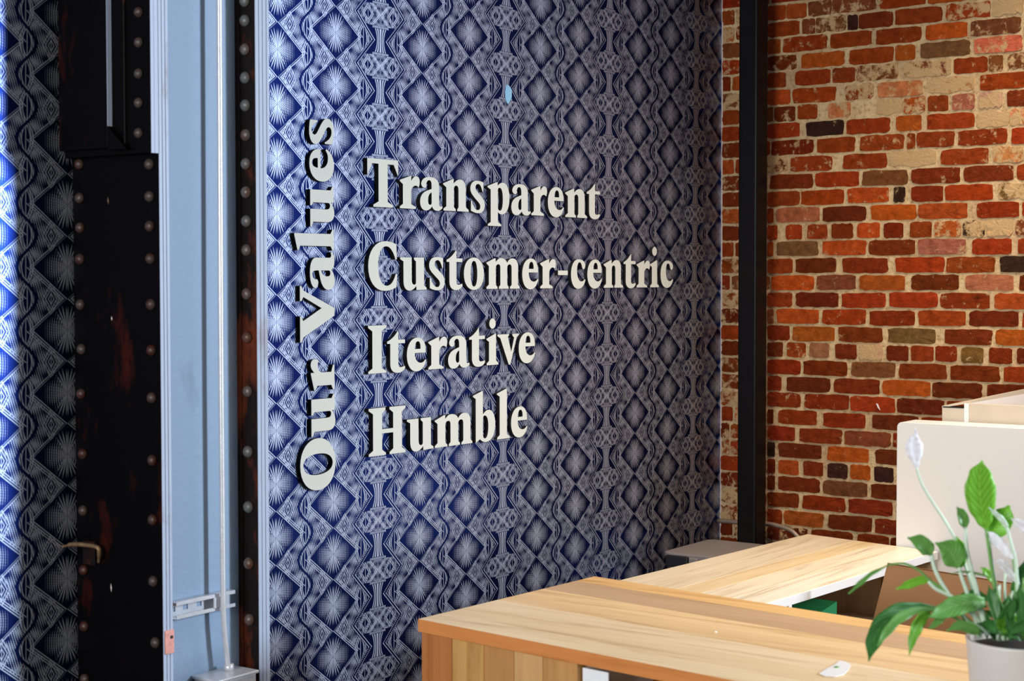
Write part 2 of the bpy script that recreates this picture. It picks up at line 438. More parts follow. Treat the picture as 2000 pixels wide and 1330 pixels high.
# star centres read off the photograph: right part, and the separate sheet left of the column
wall_panel('wall_back', -3.06, 0.0, (-2.50044-0.0141*0.62003, 0, HC+0.62003), M_paper)
pL = onY(131, 522, 0.0)
wall_panel('wall_left', -8.0, -3.06, (pL.x-0.2346, 0, pL.z-0.0738), M_paper)
struct(box('wall_far', -8.12, -8.0, -8.1, 0.12, 0, 3.6, M_plaster))
struct(box('wall_front', -8.0, 0.14, -8.12, -8.0, 0, 3.6, M_plaster))
# the tall window in the brick wall, beyond the right edge of the picture
wn = empty('window_1', (0.1, -6.0, 1.45)); struct(wn)
for z in (1.45, 2.4, 3.37): box('window_rail', 0.04, 0.09, -6.7, -5.3, z, z+0.03, M_post, wn)
for y in (-6.7, -6.0, -5.33): box('window_stile', 0.04, 0.09, y, y+0.03, 1.45, 3.4, M_post, wn)
# ---- brick wall
bw = empty('wall_right', (0.06, -2.0, 0)); struct(bw)
for a in ((-5.3, 0.12, 0, 3.6), (-8.0, -6.7, 0, 3.6), (-6.7, -5.3, 0, 1.45), (-6.7, -5.3, 3.4, 3.6)):
    box('mortar_bed', 0.0, 0.14, a[0], a[1], a[2], a[3], M_mortar, bw)
BZ0, BP = HC+0.99016, 0.065012
def brick_y(px, z):
    py = 500.0
    for _ in range(4):
        q = onX(px, py); py += (q.z-z)*F/6.3
    return q.y
rng = random.Random(3)
def brick_shape(k, odd):
    """unit brick, centred, x = thickness, y = length, z = height; worn outline"""
    r = random.Random(100+k); bm = bmesh.new()
    ny, nz = 8, 4; out = []
    def edge(t): return r.uniform(-1, 1)*t
    per = [(-0.5+i/ny, -0.5) for i in range(ny)]+[(0.5, -0.5+i/nz) for i in range(nz)]+[(0.5-i/ny, 0.5) for i in range(ny)]+[(-0.5, 0.5-i/nz) for i in range(nz)]
    amp = 0.075 if odd else 0.035
    P = []
    for (y, z) in per:
        cy = abs(abs(y)-0.5) < 1e-6; cz = abs(abs(z)-0.5) < 1e-6
        a = y*(1-(0.022 if (cy and cz) else 0))+(edge(0.014) if cy else 0)
        b = z*(1-(0.13 if (cy and cz) else 0))+(edge(amp) if cz else 0)
        if cz and odd and r.random() < 0.10: b *= 0.72
        P.append((a, b))
    f0 = [bm.verts.new((-0.5+r.uniform(-0.05, 0.05), a*0.988, b*0.965)) for a, b in P]
    f1 = [bm.verts.new((-0.28, a, b)) for a, b in P]
    f2 = [bm.verts.new((0.5, a, b)) for a, b in P]
    n = len(P); c = bm.verts.new((-0.53, 0, 0))
    for i in range(n):
        j = (i+1) % n
        bm.faces.new([f0[i], f0[j], c]); bm.faces.new([f1[i], f1[j], f0[j], f0[i]]); bm.faces.new([f2[i], f2[j], f1[j], f1[i]])
    me = mesh_bm(bm, 'brick_shape'); me.materials.append(M_brick); return me
SH = [brick_shape(k, k >= 7) for k in range(14)]
CC = {'r': (144, 60, 26), 'R': (124, 50, 24), 'o': (168, 78, 32), 'd': (106, 44, 22), 'b': (120, 68, 42), 'k': (60, 38, 32),
      'p': (190, 112, 74), 'w': (206, 164, 122), 'g': (112, 80, 48), 'n': (164, 98, 74)}
def put_brick(y0, y1, z0, z1, c, smear=0.0, name='brick', parent=None):
    col = lin(*[min(255, max(0, q*rng.uniform(0.92, 1.08))) for q in CC[c]])
    me = SH[rng.randrange(7)] if smear < 0.35 else SH[rng.randrange(7, 14)]
    L = abs(y1-y0)
    o = bpy.data.objects.new(name, me); COL.objects.link(o); o.parent = bw; o.matrix_parent_inverse = Matrix.Translation(-bw.location)
    o.location = (0.0118-rng.uniform(0.0, 0.003), (y0+y1)/2, (z0+z1)/2)
    o.scale = (0.028, L*(1 if rng.random() < 0.5 else -1), (z1-z0)*(1 if rng.random() < 0.5 else -1))
    o.rotation_euler = (rng.uniform(-0.006, 0.006), 0, rng.uniform(-0.01, 0.01))
    o.color = (col[0], col[1], col[2], smear)
    return o
# rows read off the photograph, top to bottom: bricks as (left px, right px, colour, smear) in tenths of the 3.325x enlargement
ROWS = {
 -1: '330-450r 452-585o 595-745b2 747-1035b3 1060-1360r 1370-1620o 1640-1990b8',
 0: '330-540r 555-640b3 644-840b4 850-918k 921-1145R 1160-1465r 1490-1780r4 1790-1990w9',
 1: '330-415o 430-720r2 735-1010r 1035-1330r1 1355-1630o2 1650-1975b2',
 2: '330-520d3 550-830o1 860-1150r1 1160-1290o2 1325-1645g 1670-1985p3',
 3: '330-450r1 510-740r 750-900r1 904-1180b5 1215-1525b6 1540-1760r1 1766-1860b3 1890-2040b4',
 4: '330-480o 495-775r1 835-1020r5 1045-1340p3 1370-1670o7 1710-2040r1',
 5: '330-365b 375-510d2 525-655r1 725-870p4 1040-1205o8 1212-1355o4 1370-1505r1 1530-1675n3 1705-1855w5 1885-2040R1',
 6: '330-540r1 580-825k 845-1125r 1165-1330o1 1365-1675r 1690-1900n9 1905-2040p6',
 7: '355-630d2 650-900r 930-1220r2 1235-1290r3 1300-1545r1 1565-1890R2 1915-2100r',
 8: '330-460b5 480-750r2 820-1105r1 1120-1425n8 1455-1765r1 1795-1990p5 2000-2100r',
 9: '345-625R 640-925r 945-1240b1 1265-1580R1 1605-1930R1 1950-2200r1',
 10: '330-540r 545-830r 850-1120o1 1150-1225k3 1265-1470R 1480-1795r 1830-2100g6',
 11: '330-370R 388-670n1 688-970d 1000-1300o 1308-1628o 1690-1965R1 1985-2250r',
 12: '330-395r 450-555r1 590-718r2 748-885R 912-1060o2 1085-1213d 1255-1398r 1415-1585o4 1600-1740k5 1760-1925w7 1940-2060b4',
 13: '330-368r 388-660g 685-972o1 988-1290R1 1308-1620n2 1660-1915r 1955-2200r',
 14: '330-495r1 510-778d 815-1115R 1160-1478r 1490-1810r1 1840-2100k',
 15: '355-632o1 648-905b1 928-1222o 1265-1572d1 1615-1930n1 1965-2200d',
 16: '330-490r 515-790d 810-1100r 1120-1435r 1452-1775R1 1805-2080o1',
 17: '330-370b2 390-665o 685-970r1 990-1290R 1308-1620r 1640-1960d 1985-2250r',
 18: '330-475R 492-768o 790-1080R1 1110-1425g 1478-1790R 1812-2080o',
 19: '330-430d 455-580r2 605-730n 770-910R 930-1075w6 1105-1245d 1262-1410r 1420-1560R1 1590-1732g1 1768-1920R 1950-2080d',
 20: '330-545R 562-850d 872-1162g 1185-1495R 1515-1840R 1862-2150r',
 21: '330-420R 455-738d 762-1058R 1078-1390o 1402-1722d 1755-2060d',
 22: '330-545R1 570-860R1 866-1160r 1168-1480d 1490-1800R',
 23: '330-368d 400-650R 690-968R 1008-1310d 1330-1640R',
 24: '330-510R1 535-815R 830-1130b1 1145-1450R',
 25: '330-378k 400-683d 718-990o 1028-1330d',
 26: '330-380d 400-533o 562-692R 720-850k 870-997o1 1022-1150k 1175-1300R',
 27: '330-378d 400-670d 690-980b 1000-1310d',
 28: '330-533R 555-835R 855-1145R 1165-1450R',
 29: '330-425R 437-695o 722-1010d 1028-1330R',
 30: '330-590d3 612-885R 915-1120R 1130-1400d',
 31: '330-560R 580-850r 870-1150d', 32: '330-450r 470-740R 760-1040R',
}
TONES = 'rRrRodrbRrd'
import re
extra = []
for row in range(-1, 33):
    zt = BZ0-BP*row; z0, z1 = zt-BP+0.0036, zt-0.0036
    zc = (z0+z1)/2; segs = []
    for a, b, c, sm in re.findall(r'(\d+)-(\d+)([a-zA-Z])(\d?)', ROWS[row]):
        segs.append([brick_y(1400+int(a)/3.325, zc), brick_y(1400+int(b)/3.325, zc), c, int(sm or 0)/10])
    # between the corner and the first brick read: behind and left of the post
    yL = segs[0][0]; cut = rng.choice([-0.036, -0.052, -0.075, -0.1, -0.1])
    y = -0.003
    segs2 = []
    while y-0.03 > yL:
        L = cut if y == -0.003 else -rng.choice([0.1, 0.2, 0.2])
        e = y+L
        if e-0.05 < yL: e = yL+0.006
        segs2.append([y, e, rng.choice(TONES), rng.choice([0, .1, .3, .5])]); y = e-0.008
    # to the right of the frame
    y = segs[-1][1]-0.012
    while y > -1.42:
        e = y-rng.choice([0.2, 0.2, 0.1]); segs.append([y, e, rng.choice(TONES), rng.choice([0, .1, .2])]); y = e-0.012
    for a, b, c, sm in segs2+segs:
        dz = rng.uniform(-0.0015, 0.0015)
        if (a < -1.27 or row > 31 or (row > 23 and a < -1.02)): extra.append((a, b, z0+dz, z1+dz, c)); continue
        put_brick(a, b, z0+dz, z1+dz, c, sm)
# courses outside the picture: the same bricks, joined
bm = bmesh.new()
def stuff_row(zt, y_from, y_to):
    y = y_from
    while y > y_to:
        L = rng.choice([0.2, 0.2, 0.1]); add_box(bm, -0.005, 0.02, y-L, y, zt-BP+0.005, zt-0.005); y -= L+0.012
for a, b, z0, z1, c in extra: add_box(bm, -0.005, 0.02, b, a, z0, z1)
row = -2
while BZ0-BP*row < 3.6: stuff_row(BZ0-BP*row, -0.004, -5.0); row -= 1
for row in range(33, 39): stuff_row(BZ0-BP*row, -0.004, -5.0)
for row in range(-1, 33): stuff_row(BZ0-BP*row, -1.66, -5.0)
o = finish(bm, 'brickwork', M_brick, bw); o['kind'] = 'stuff'; o.color = (*lin(134, 44, 22)[:3], 0.1)
# pale edge of the wall covering in the corner
struct(box('trim_1', -0.004, 0.0005, -0.006, -0.0005, 0, 3.6, M_trim))

# ------------------------------------------------------------------ raised letters
GL = {
'T': "M0,1 L1,1 L.995,.655 L.85,.895 L.655,.895 L.655,.12 L.82,.05 L.82,0 L.19,0 L.19,.05 L.355,.12 L.355,.895 L.155,.895 L.01,.655 L0,.655 Z",
'r': "M0,.60 L.52,.70 L.57,.70 L.57,.60 C.66,.68 .75,.71 .85,.70 C.95,.69 1,.64 .99,.57 C.98,.51 .96,.49 .93,.46 C.86,.50 .76,.51 .69,.48 C.62,.46 .57,.42 .57,.36 L.57,.10 L.79,.045 L.79,0 L0,0 L0,.045 L.15,.10 L.15,.51 L0,.575 Z",
'a': "M.51,.455 L.51,.52 C.51,.60 .47,.635 .41,.635 C.34,.635 .30,.60 .28,.55 C.31,.52 .28,.47 .21,.465 C.10,.46 .04,.52 .05,.565 C.08,.66 .24,.71 .44,.71 C.70,.71 .85,.65 .85,.52 L.85,.14 C.85,.10 .88,.085 .92,.085 L.99,.10 L1,.055 C.95,.01 .86,-.015 .76,-.015 C.64,-.015 .56,.02 .53,.075 C.46,.01 .36,-.02 .25,-.02 C.10,-.02 0,.05 0,.17 C0,.29 .12,.37 .30,.41 Z M.51,.375 C.40,.345 .36,.29 .36,.20 C.36,.14 .39,.11 .44,.11 C.48,.11 .51,.13 .51,.15 Z",
'n': "M0,.595 L.36,.70 L.41,.70 L.41,.61 C.49,.67 .57,.705 .66,.705 C.82,.705 .89,.62 .89,.50 L.89,.10 L1,.045 L1,0 L.545,0 L.545,.045 L.595,.09 L.595,.46 C.595,.535 .56,.56 .51,.56 C.46,.56 .425,.53 .42,.48 L.42,.09 L.49,.045 L.49,0 L.01,0 L.01,.045 L.12,.10 L.12,.51 L0,.57 Z",
's': "M.90,.68 L.90,.47 L.84,.46 C.76,.57 .68,.635 .55,.635 C.44,.635 .36,.605 .36,.555 C.36,.50 .48,.465 .66,.40 C.88,.32 1,.26 1,.17 C1,.04 .80,-.02 .52,-.02 C.36,-.02 .20,0 .04,.03 L.04,.25 L.10,.26 C.20,.13 .34,.055 .50,.055 C.62,.055 .68,.085 .68,.135 C.68,.19 .56,.225 .38,.29 C.14,.38 0,.43 0,.525 C0,.64 .20,.71 .48,.71 C.64,.71 .78,.70 .90,.68 Z",
'p': "M0,.61 L.40,.71 L.46,.71 L.46,.635 C.54,.69 .62,.71 .70,.71 C.90,.71 1,.56 1,.36 C1,.14 .86,-.02 .64,-.02 C.57,-.02 .51,0 .47,.03 L.47,-.20 L.62,-.245 L.62,-.29 L.01,-.29 L.01,-.245 L.14,-.20 L.14,.53 L0,.58 Z M.47,.12 C.49,.08 .52,.07 .56,.07 C.65,.07 .69,.17 .69,.33 C.69,.50 .64,.585 .55,.585 C.50,.585 .47,.56 .47,.52 Z",
'e': "M.97,.375 L.97,.42 C.97,.60 .80,.71 .53,.71 C.22,.71 0,.56 0,.34 C0,.12 .20,-.02 .50,-.02 C.74,-.02 .92,.08 .99,.215 L.93,.235 C.88,.19 .80,.165 .71,.165 C.52,.165 .41,.25 .40,.375 Z M.41,.465 L.69,.465 L.69,.50 C.69,.58 .64,.625 .56,.625 C.47,.625 .42,.57 .41,.465 Z",
't': "M.62,.86 L.62,.685 L.99,.685 L.99,.60 L.62,.60 L.62,.16 C.62,.12 .68,.10 .76,.10 L.98,.125 L1,.08 C.92,.01 .76,-.02 .60,-.02 C.32,-.02 .17,.05 .17,.18 L.17,.60 L0,.60 L0,.65 C.22,.69 .42,.76 .57,.86 Z",
'C': "M.97,.955 L.985,.64 L.93,.64 C.86,.80 .76,.905 .62,.91 C.44,.91 .34,.74 .34,.50 C.34,.26 .46,.09 .63,.09 C.77,.09 .87,.18 .94,.34 L1,.33 L.97,.06 C.86,.01 .72,-.02 .56,-.02 C.22,-.02 0,.19 0,.49 C0,.80 .24,1.02 .58,1.02 C.72,1.02 .86,1.0 .97,.955 Z",
'u': "M0,.69 L.435,.69 L.435,.23 C.435,.14 .47,.11 .53,.11 C.565,.11 .59,.13 .59,.16 L.59,.60 L.515,.645 L.515,.69 L.905,.69 L.905,.09 L1,.045 L1,0 L.61,-.01 L.60,.075 C.52,.01 .43,-.02 .35,-.02 C.20,-.02 .12,.06 .12,.19 L.12,.60 L0,.645 Z",
'o': "M.5,.71 C.22,.71 0,.58 0,.345 C0,.11 .22,-.02 .5,-.02 C.78,-.02 1,.11 1,.345 C1,.58 .78,.71 .5,.71 Z M.5,.63 C.60,.63 .66,.53 .66,.345 C.66,.16 .60,.06 .5,.06 C.40,.06 .34,.16 .34,.345 C.34,.53 .40,.63 .5,.63 Z",
'm': "M0,.60 L.24,.70 L.275,.70 L.275,.615 C.32,.67 .37,.705 .43,.705 C.53,.705 .59,.665 .615,.60 C.66,.67 .71,.705 .775,.705 C.89,.705 .95,.62 .95,.50 L.95,.10 L1,.045 L1,0 L.70,0 L.70,.045 L.75,.09 L.75,.47 C.75,.54 .73,.56 .69,.56 C.65,.56 .625,.53 .62,.49 L.62,.09 L.665,.045 L.665,0 L.365,0 L.365,.045 L.41,.09 L.41,.47 C.41,.54 .39,.56 .35,.56 C.31,.56 .28,.53 .28,.48 L.28,.09 L.33,.045 L.33,0 L0,0 L0,.045 L.07,.10 L.07,.52 L0,.575 Z",
'-': "M0,.315 L1,.315 L1,.43 L0,.43 Z",
'c': "M.52,.71 C.22,.71 0,.57 0,.34 C0,.12 .20,-.02 .50,-.02 C.74,-.02 .92,.06 1,.20 L.93,.225 C.87,.18 .80,.165 .72,.165 C.54,.165 .42,.27 .42,.43 C.42,.56 .49,.63 .60,.63 C.66,.63 .70,.60 .74,.55 C.76,.50 .80,.455 .86,.46 C.94,.46 1,.51 .98,.58 C.94,.66 .76,.71 .52,.71 Z",
'i': "M0,.605 L.72,.715 L.81,.715 L.81,.10 L1,.045 L1,0 L.02,0 L.02,.045 L.21,.10 L.21,.53 L0,.58 Z M.51,1.065 C.36,1.065 .24,1.01 .24,.945 C.24,.88 .36,.825 .51,.825 C.66,.825 .78,.88 .78,.945 C.78,1.01 .66,1.065 .51,1.065 Z",
'I': "M0,1 L1,1 L1,.95 L.75,.875 L.75,.11 L1,.045 L1,0 L0,0 L0,.045 L.23,.11 L.23,.875 L0,.95 Z",
'v': "M0,.69 L.54,.69 L.54,.655 L.49,.63 L.64,.28 L.77,.60 L.69,.655 L.69,.69 L1,.69 L1,.655 L.90,.61 L.60,-.02 L.52,-.02 L.13,.60 L0,.65 Z",
'H': "M0,1 L.45,1 L.45,.95 L.36,.875 L.36,.55 L.655,.55 L.655,.875 L.555,.95 L.555,1 L1,1 L1,.95 L.90,.875 L.90,.12 L1,.05 L1,0 L.555,0 L.555,.05 L.655,.12 L.655,.455 L.36,.455 L.36,.12 L.46,.05 L.46,0 L0,0 L0,.05 L.115,.12 L.115,.875 L0,.95 Z",
'b': "M0,1.06 L.40,1.15 L.445,1.15 L.445,.62 C.52,.68 .60,.71 .69,.71 C.89,.71 1,.56 1,.36 C1,.14 .84,-.02 .58,-.02 C.46,-.02 .37,.02 .31,.06 L.14,-.01 L.12,-.01 L.12,.98 L0,1.03 Z M.445,.50 C.445,.56 .47,.585 .52,.585 C.62,.585 .68,.50 .68,.34 C.68,.17 .62,.07 .54,.07 C.48,.07 .445,.10 .445,.15 Z",
'l': "M0,1.06 L.70,1.15 L.79,1.15 L.79,.10 L1,.045 L1,0 L.02,0 L.02,.045 L.21,.10 L.21,.98 L0,1.03 Z",
'O': "M.5,1.02 C.20,1.02 0,.80 0,.50 C0,.20 .20,-.02 .5,-.02 C.80,-.02 1,.20 1,.50 C1,.80 .80,1.02 .5,1.02 Z M.5,.93 C.62,.93 .70,.76 .70,.47 C.70,.22 .62,.07 .5,.07 C.38,.07 .30,.24 .30,.53 C.30,.78 .38,.93 .5,.93 Z",
'V': "M0,1 L.465,1 L.465,.955 L.38,.91 L.60,.38 L.80,.90 L.73,.955 L.73,1 L1,1 L1,.955 L.92,.90 L.60,-.01 L.46,-.01 L.09,.90 L0,.955 Z",
}
def contours(path):
    out = []; cur = []
    for tok in path.replace('Z', '|Z').replace('M', '|M').replace('L', '|L').replace('C', '|C').split('|'):
        tok = tok.strip()
        if not tok: continue
        k = tok[0]; n = [tuple(float(q) for q in p.split(',')) for p in tok[1:].split()]
        if k == 'M': cur = [n[0]]
        elif k == 'L': cur.append(n[0])
        elif k == 'C':
            a = cur[-1]; b, c, d = n
            for i in range(1, 9):
                t = i/8; s = 1-t
                cur.append(tuple(s**3*a[j]+3*s*s*t*b[j]+3*s*t*t*c[j]+t**3*d[j] for j in (0, 1)))
        elif k == 'Z':
            o = [cur[0]]
            for p in cur[1:]:
                if math.hypot(p[0]-o[-1][0], p[1]-o[-1][1]) > 1e-4: o.append(p)
            if math.hypot(o[0][0]-o[-1][0], o[0][1]-o[-1][1]) < 1e-4: o.pop()
            out.append(o)
    return out
TH = 0.013; CAP = 0.1405
def letter(ch, p0, width, upright, label, word):
    """p0 = world point of the baseline start on the wall; upright False: the word runs up the wall"""
    cu = bpy.data.curves.new('letter', 'CURVE'); cu.dimensions = '2D'; cu.fill_mode = 'BOTH'
    cu.extrude = TH/2-0.0006; cu.bevel_depth = 0.0006; cu.offset = -0.0006
    for c in contours(GL[ch]):
        sp = cu.splines.new('POLY'); sp.points.add(len(c)-1)
        for q, (x, y) in zip(sp.points, c): q.co = (x*width, y*CAP, 0, 1)
        sp.use_cyclic_u = True
    tmp = bpy.data.objects.new('tmp', cu); COL.objects.link(tmp)
    bpy.context.view_layer.update()
    me = bpy.data.meshes.new_from_object(tmp.evaluated_get(bpy.context.evaluated_depsgraph_get()))
    bpy.data.objects.remove(tmp)
    R = Matrix(((1, 0, 0), (0, 0, -1), (0, 1, 0))) if upright else Matrix(((0, -1, 0), (0, 0, -1), (1, 0, 0)))
    # local x,y (letter plane), z -> towards the room (-y)
    for v in me.vertices:
        x, y, z = v.co; z += TH/2
        v.co = (x, -z, y) if upright else (-y, -z, x)
    me.update(); me.materials.clear(); me.materials.append(M_cream); me.materials.append(M_lside)
    for f in me.polygons: f.material_index = 0 if f.normal.y < -0.9 else 1; f.use_smooth = False
    o = bpy.data.objects.new('letter', me); COL.objects.link(o); o.location = p0
    tag(o, label, 'letter', 'raised letters on the wall')
ORD = ['first', 'second', 'third', 'fourth', 'fifth', 'sixth', 'seventh', 'eighth', 'ninth', 'tenth', 'eleventh', 'twelfth', 'thirteenth', 'fourteenth', 'fifteenth', 'sixteenth']
def lname(ch, i, word):
    if ch == '-': return 'cream hyphen between Customer and centric on the patterned wall'
    return f'cream raised letter {ch}, {ORD[i]} letter of the word {word}'
WORDS = [
 ('Transparent', (728.8, 404.6), (1145.5, 425.7), [(717.4,778),(780.8,820.3),(820.3,864.2),(865.4,915.3),(918.5,946.9),(952.1,995),(998.5,1036.6),(1037.6,1068.8),(1069.8,1101.6),(1103.6,1146.5),(1145.8,1171.8)]),
 ('Customer-centric', (950, 564.7), (1283.8, 561), [(719,776.2),(781.6,833.2),(838,868.6),(872.2,903.4),(905.8,945.2),(949.9,1015),(1019.7,1051.8),(1054.9,1085.9),(1089.6,1109),(1115,1143.5),(1146.9,1176),(1178.8,1216.7),(1217.8,1241.5),(1243.1,1269.5),(1269.3,1286.6),(1289.9,1314.6)]),
 ('Iterative', (735.9, 728.9), (971.9, 712.7), [(719,754.5),(756,791.5),(794.5,833),(836.5,874),(875,917.1),(916.2,947.4),(949.9,973.4),(971.4,1013.4),(1012.9,1045.7)]),
 ('Humble', (720.9, 892.2), (993, 856.2), [(720,792.4),(794.8,846.6),(849,922.6),(923.7,967.4),(970.5,995.3),(997.9,1030.5)]),
]
for word, pa, pb, xs in WORDS:
    z = (onY(*pa, TH).z+onY(*pb, TH).z)/2
    za, zb = onY(*pa, TH), onY(*pb, TH)
    for i, (ch, (x0, x1)) in enumerate(zip(word, xs)):
        py = 665+(HC-z)*F/5
        for _ in range(3):
            q = onY(x0, py, TH); py += (q.z-z)*F/5
        a = onY(x0, py, TH); b = onY(x1, py, TH)
        part = word if word != 'Customer-centric' else ('Customer' if i < 8 else 'centric')
        k = i if (word != 'Customer-centric' or i < 8) else i-9
        letter(ch, (a.x, -0.0003, z), b.x-a.x, True, lname(ch, k, part), word)
bx = onY(652.6, 600, TH).x
for word, ys in (('Our', [(954.8,853.2),(850.4,770),(761.6,699.5)]), ('Values', [(667,557.9),(566.4,492),(490,447.9),(443.8,363.9),(355.8,290.5),(284,231.7)])):
    for i, (ch, (y0, y1)) in enumerate(zip(word, ys)):
        a = onY(640, y0, TH); b = onY(640, y1, TH)
        letter(ch, (bx, -0.0003, a.z), b.z-a.z, False, lname(ch, i, word)+', running up the wall', word)

# torn slip of light blue paper on the wall
c = onY(993, 183, 0.001); pts = []
for px, py in ((990,165),(995,168),(999.5,176),(999.5,190),(996,198),(992,203.5),(988,196),(986.5,180),(988,170)):
    q = onY(px, py, 0.001); pts.append((q.x, -0.0004, q.z))
o = prism('paper_scrap', pts, (0, -0.0008, 0), M_blue)
tag(o, 'small light blue slip of paper stuck on the patterned wall above the word Transparent', 'paper')

# ------------------------------------------------------------------ riveted steel column
XF, WF = -3.2145, 0.3055       # camera-side face and room-side edge of the column
col_ = empty('steel_column', (-3.04, -0.17, 0), 'massive black riveted steel column with grey web, left of the lettering', 'column')
zs = onY(310, 303, WF).z
H0, H1 = 0.0, 3.6
# flange plates, in stacked layers
for i, (a, b) in enumerate(((XF, XF+0.0095), (XF+0.0105, XF+0.0195), (XF+0.0205, -3.1853))):
    box('flange_plate', a, b, -WF+0.0006*i, -0.008, H0, H1, M_blackpaint, col_, 0.0012, 1)
for i, (a, b) in enumerate(((-2.9064, -2.895), (-2.894, -2.8825), (-2.8815, -2.8695))):
    box('flange_plate', a, b, -WF+0.0006*i, -0.008, H0, H1, M_rustpaint, col_, 0.0012, 1)
box('splice_plate', -2.8685, -2.859, -WF, -0.02, onY(525, 296, WF).z, H1, M_blackpaint, col_, 0.001, 1)
# room-side edges of the plates: window light put into pale strips
for a, b, z0, z1 in ((XF, XF+0.0095, H0, H1), (XF+0.0105, XF+0.0195, H0, H1), (XF+0.0205, -3.1853, H0, H1),
                     (-2.9064, -2.895, H0, H1), (-2.894, -2.8825, H0, H1), (-2.8815, -2.8695, H0, H1), (-2.8685, -2.859, onY(525, 296, WF).z, H1)):
    box('lit_edge', a+0.0006, b-0.0006, -WF-0.0012, -WF+0.0008, z0, z1, M_litedge, col_)
box('web', -3.1853, -2.9064, -0.24, -0.228, H0, H1, M_greypaint, col_)
box('angle_leg', -2.910, -2.9064, -0.255, -0.24, H0, H1, M_rustpaint, col_, 0.001, 1)
# upper part, thicker towards the camera: splice plates, a projecting plate and its gusset
xs_ = onY(294, 200, WF).x
box('splice_plate', xs_, XF, -WF, -0.008, zs+0.004, H1, M_blackpaint, col_, 0.0012, 1)
box('lit_edge', xs_+0.001, XF-0.0135, -WF-0.0012, -WF+0.0008, zs+0.004, H1, M_litedge, col_)
box('lit_edge', XF-0.0125, XF-0.0012, -WF-0.0012, -WF+0.0008, zs+0.004, H1, M_litedge, col_)
yb = onX(218, 150, xs_).y; xo = onY(208, 150, -yb).x
box('projecting_plate', xo, xs_-0.0003, yb, -0.008, zs+0.02, H1, M_blackpaint, col_, 0.001, 1)
zg1 = onX(210, 246, xo).z; zg2 = onX(247, 291, xo).z; yg = onX(247, 291, xo).y
box('lit_edge', xo+0.001, xs_-0.0005, yb-0.0012, yb+0.0008, zg1, H1, M_litedge, col_)
yA = onX(246, 200, xs_).y
box('angle_edge', xs_-0.006, xs_-0.0004, yA-0.002, yA+0.002, zg2, H1, M_rustpaint, col_, 0.001, 1)
prism('gusset', [(xo, yb-0.0015, zg1), (xo, yg, zg2), (xo, yg-0.01, zs+0.015), (xo, yb-0.0015, zs+0.015)], (xs_-xo-0.0003, 0, 0), M_blackpaint, col_, 0.001, 1)
# lower part: thin bright wallpaper edge of the column cover, rivets
bm = bmesh.new(); bmesh.ops.create_uvsphere(bm, u_segments=14, v_segments=8, radius=1)
for v in bm.verts:
    if v.co.z < -0.05: v.co.z = -0.05
me_r = mesh_bm(bm, 'rivet_head', True)
def rivet(p, nrm, mat, r=0.0155, h=0.014):
    o = bpy.data.objects.new('rivet', me_r if mat is M_rivet else me_r2); COL.objects.link(o)
    o.parent = col_; o.matrix_parent_inverse = Matrix.Translation(-col_.location)
    o.location = p; o.rotation_euler = Vector(nrm).to_track_quat('Z', 'Y').to_euler(); o.scale = (r, r, h)
me_r.materials.append(M_rivet); me_r2 = me_r.copy(); me_r2.materials.clear(); me_r2.materials.append(M_rivet_dark)
for i, py in enumerate((2, 40.6, 96.5, 152, 206, 264, 320, 375.5, 432, 488.6, 574, 659, 764, 882, 990, 1100, 1210, 1318)):
    px = 479+ (py/1330)*10; q = onX(px, py, -2.9064); rivet(q, (-1, 0, 0), M_rivet, 0.0155, 0.014)
for py in (24, 83, 144, 201, 260): rivet(onX(272, py, xs_), (-1, 0, 0), M_rivet_dark, 0.0125, 0.012)
for px, py in ((293,321),(293.5,384),(294,442),(295,505),(296,594.5),(297,684),(298,777),(299,899),(300,1015),(301,1135),(305,1255)):
    rivet(onX(px, py, XF), (-1, 0, 0), M_rivet_dark, 0.0135, 0.013)
for px, py in ((156,321),(157,387),(158,445),(157.5,506),(158.5,595),(160.5,682),(160,769),(163,886),(164,997),(165,1113),(166,1223),(167,1326)):
    rivet(onX(px, py, XF), (-1, 0, 0), M_rivet_dark, 0.0135, 0.013)
# old bent hook on the camera-side face
q = onX(192, 1066, XF)
bm = bmesh.new(); add_tube(bm, smooth_path([onX(122, 1068, XF-0.035), onX(140, 1063.5, XF-0.035), onX(165, 1064, XF-0.03), onX(190, 1069, XF-0.024), onX(194, 1080, XF-0.02), onX(193, 1098, XF-0.006)]), [0.003]*6+[0.0055]*30+[0.004]*5, 8)
finish(bm, 'hook', M_hook, col_, True)
q = onX(183, 1098, XF); box('hook_plate', XF-0.008, XF, q.y-0.012, q.y+0.03, q.z-0.006, q.z+0.05, M_rustpaint, col_, 0.001, 1)
# chipped pink patch with a hole on the plate edges
a = onY(322, 1232, WF+0.002); b = onY(337, 1275, WF+0.002)
bm = bmesh.new(); add_box(bm, a.x, b.x+0.003, -WF-0.006, -WF-0.001, b.z, a.z); finish(bm, 'clip', M_pink, col_, bevel=0.002)
q = onY(335, 1244, WF+0.006); bm = bmesh.new(); add_tube(bm, [(q.x, -WF-0.0075, q.z), (q.x, -WF-0.001, q.z)], 0.004, 10); finish(bm, 'clip_hole', M_latch, col_)
# paint chips
for px, py, w, h in ((218, 622, 3, 8), (217, 1148, 3, 17), (211, 392, 4, 14)):
    q = onX(px, py, XF-0.0006); s = 0.0012
    prism('paint_chip', [q+Vector((0, w*s/2, 0)), q+Vector((0, 0.2*w*s, h*s/2)), q+Vector((0, -w*s/2, 0)), q+Vector((0, -0.1*w*s, -h*s/2))], (0.0006, 0, 0), M_hook if h == 14 else M_trim, col_)

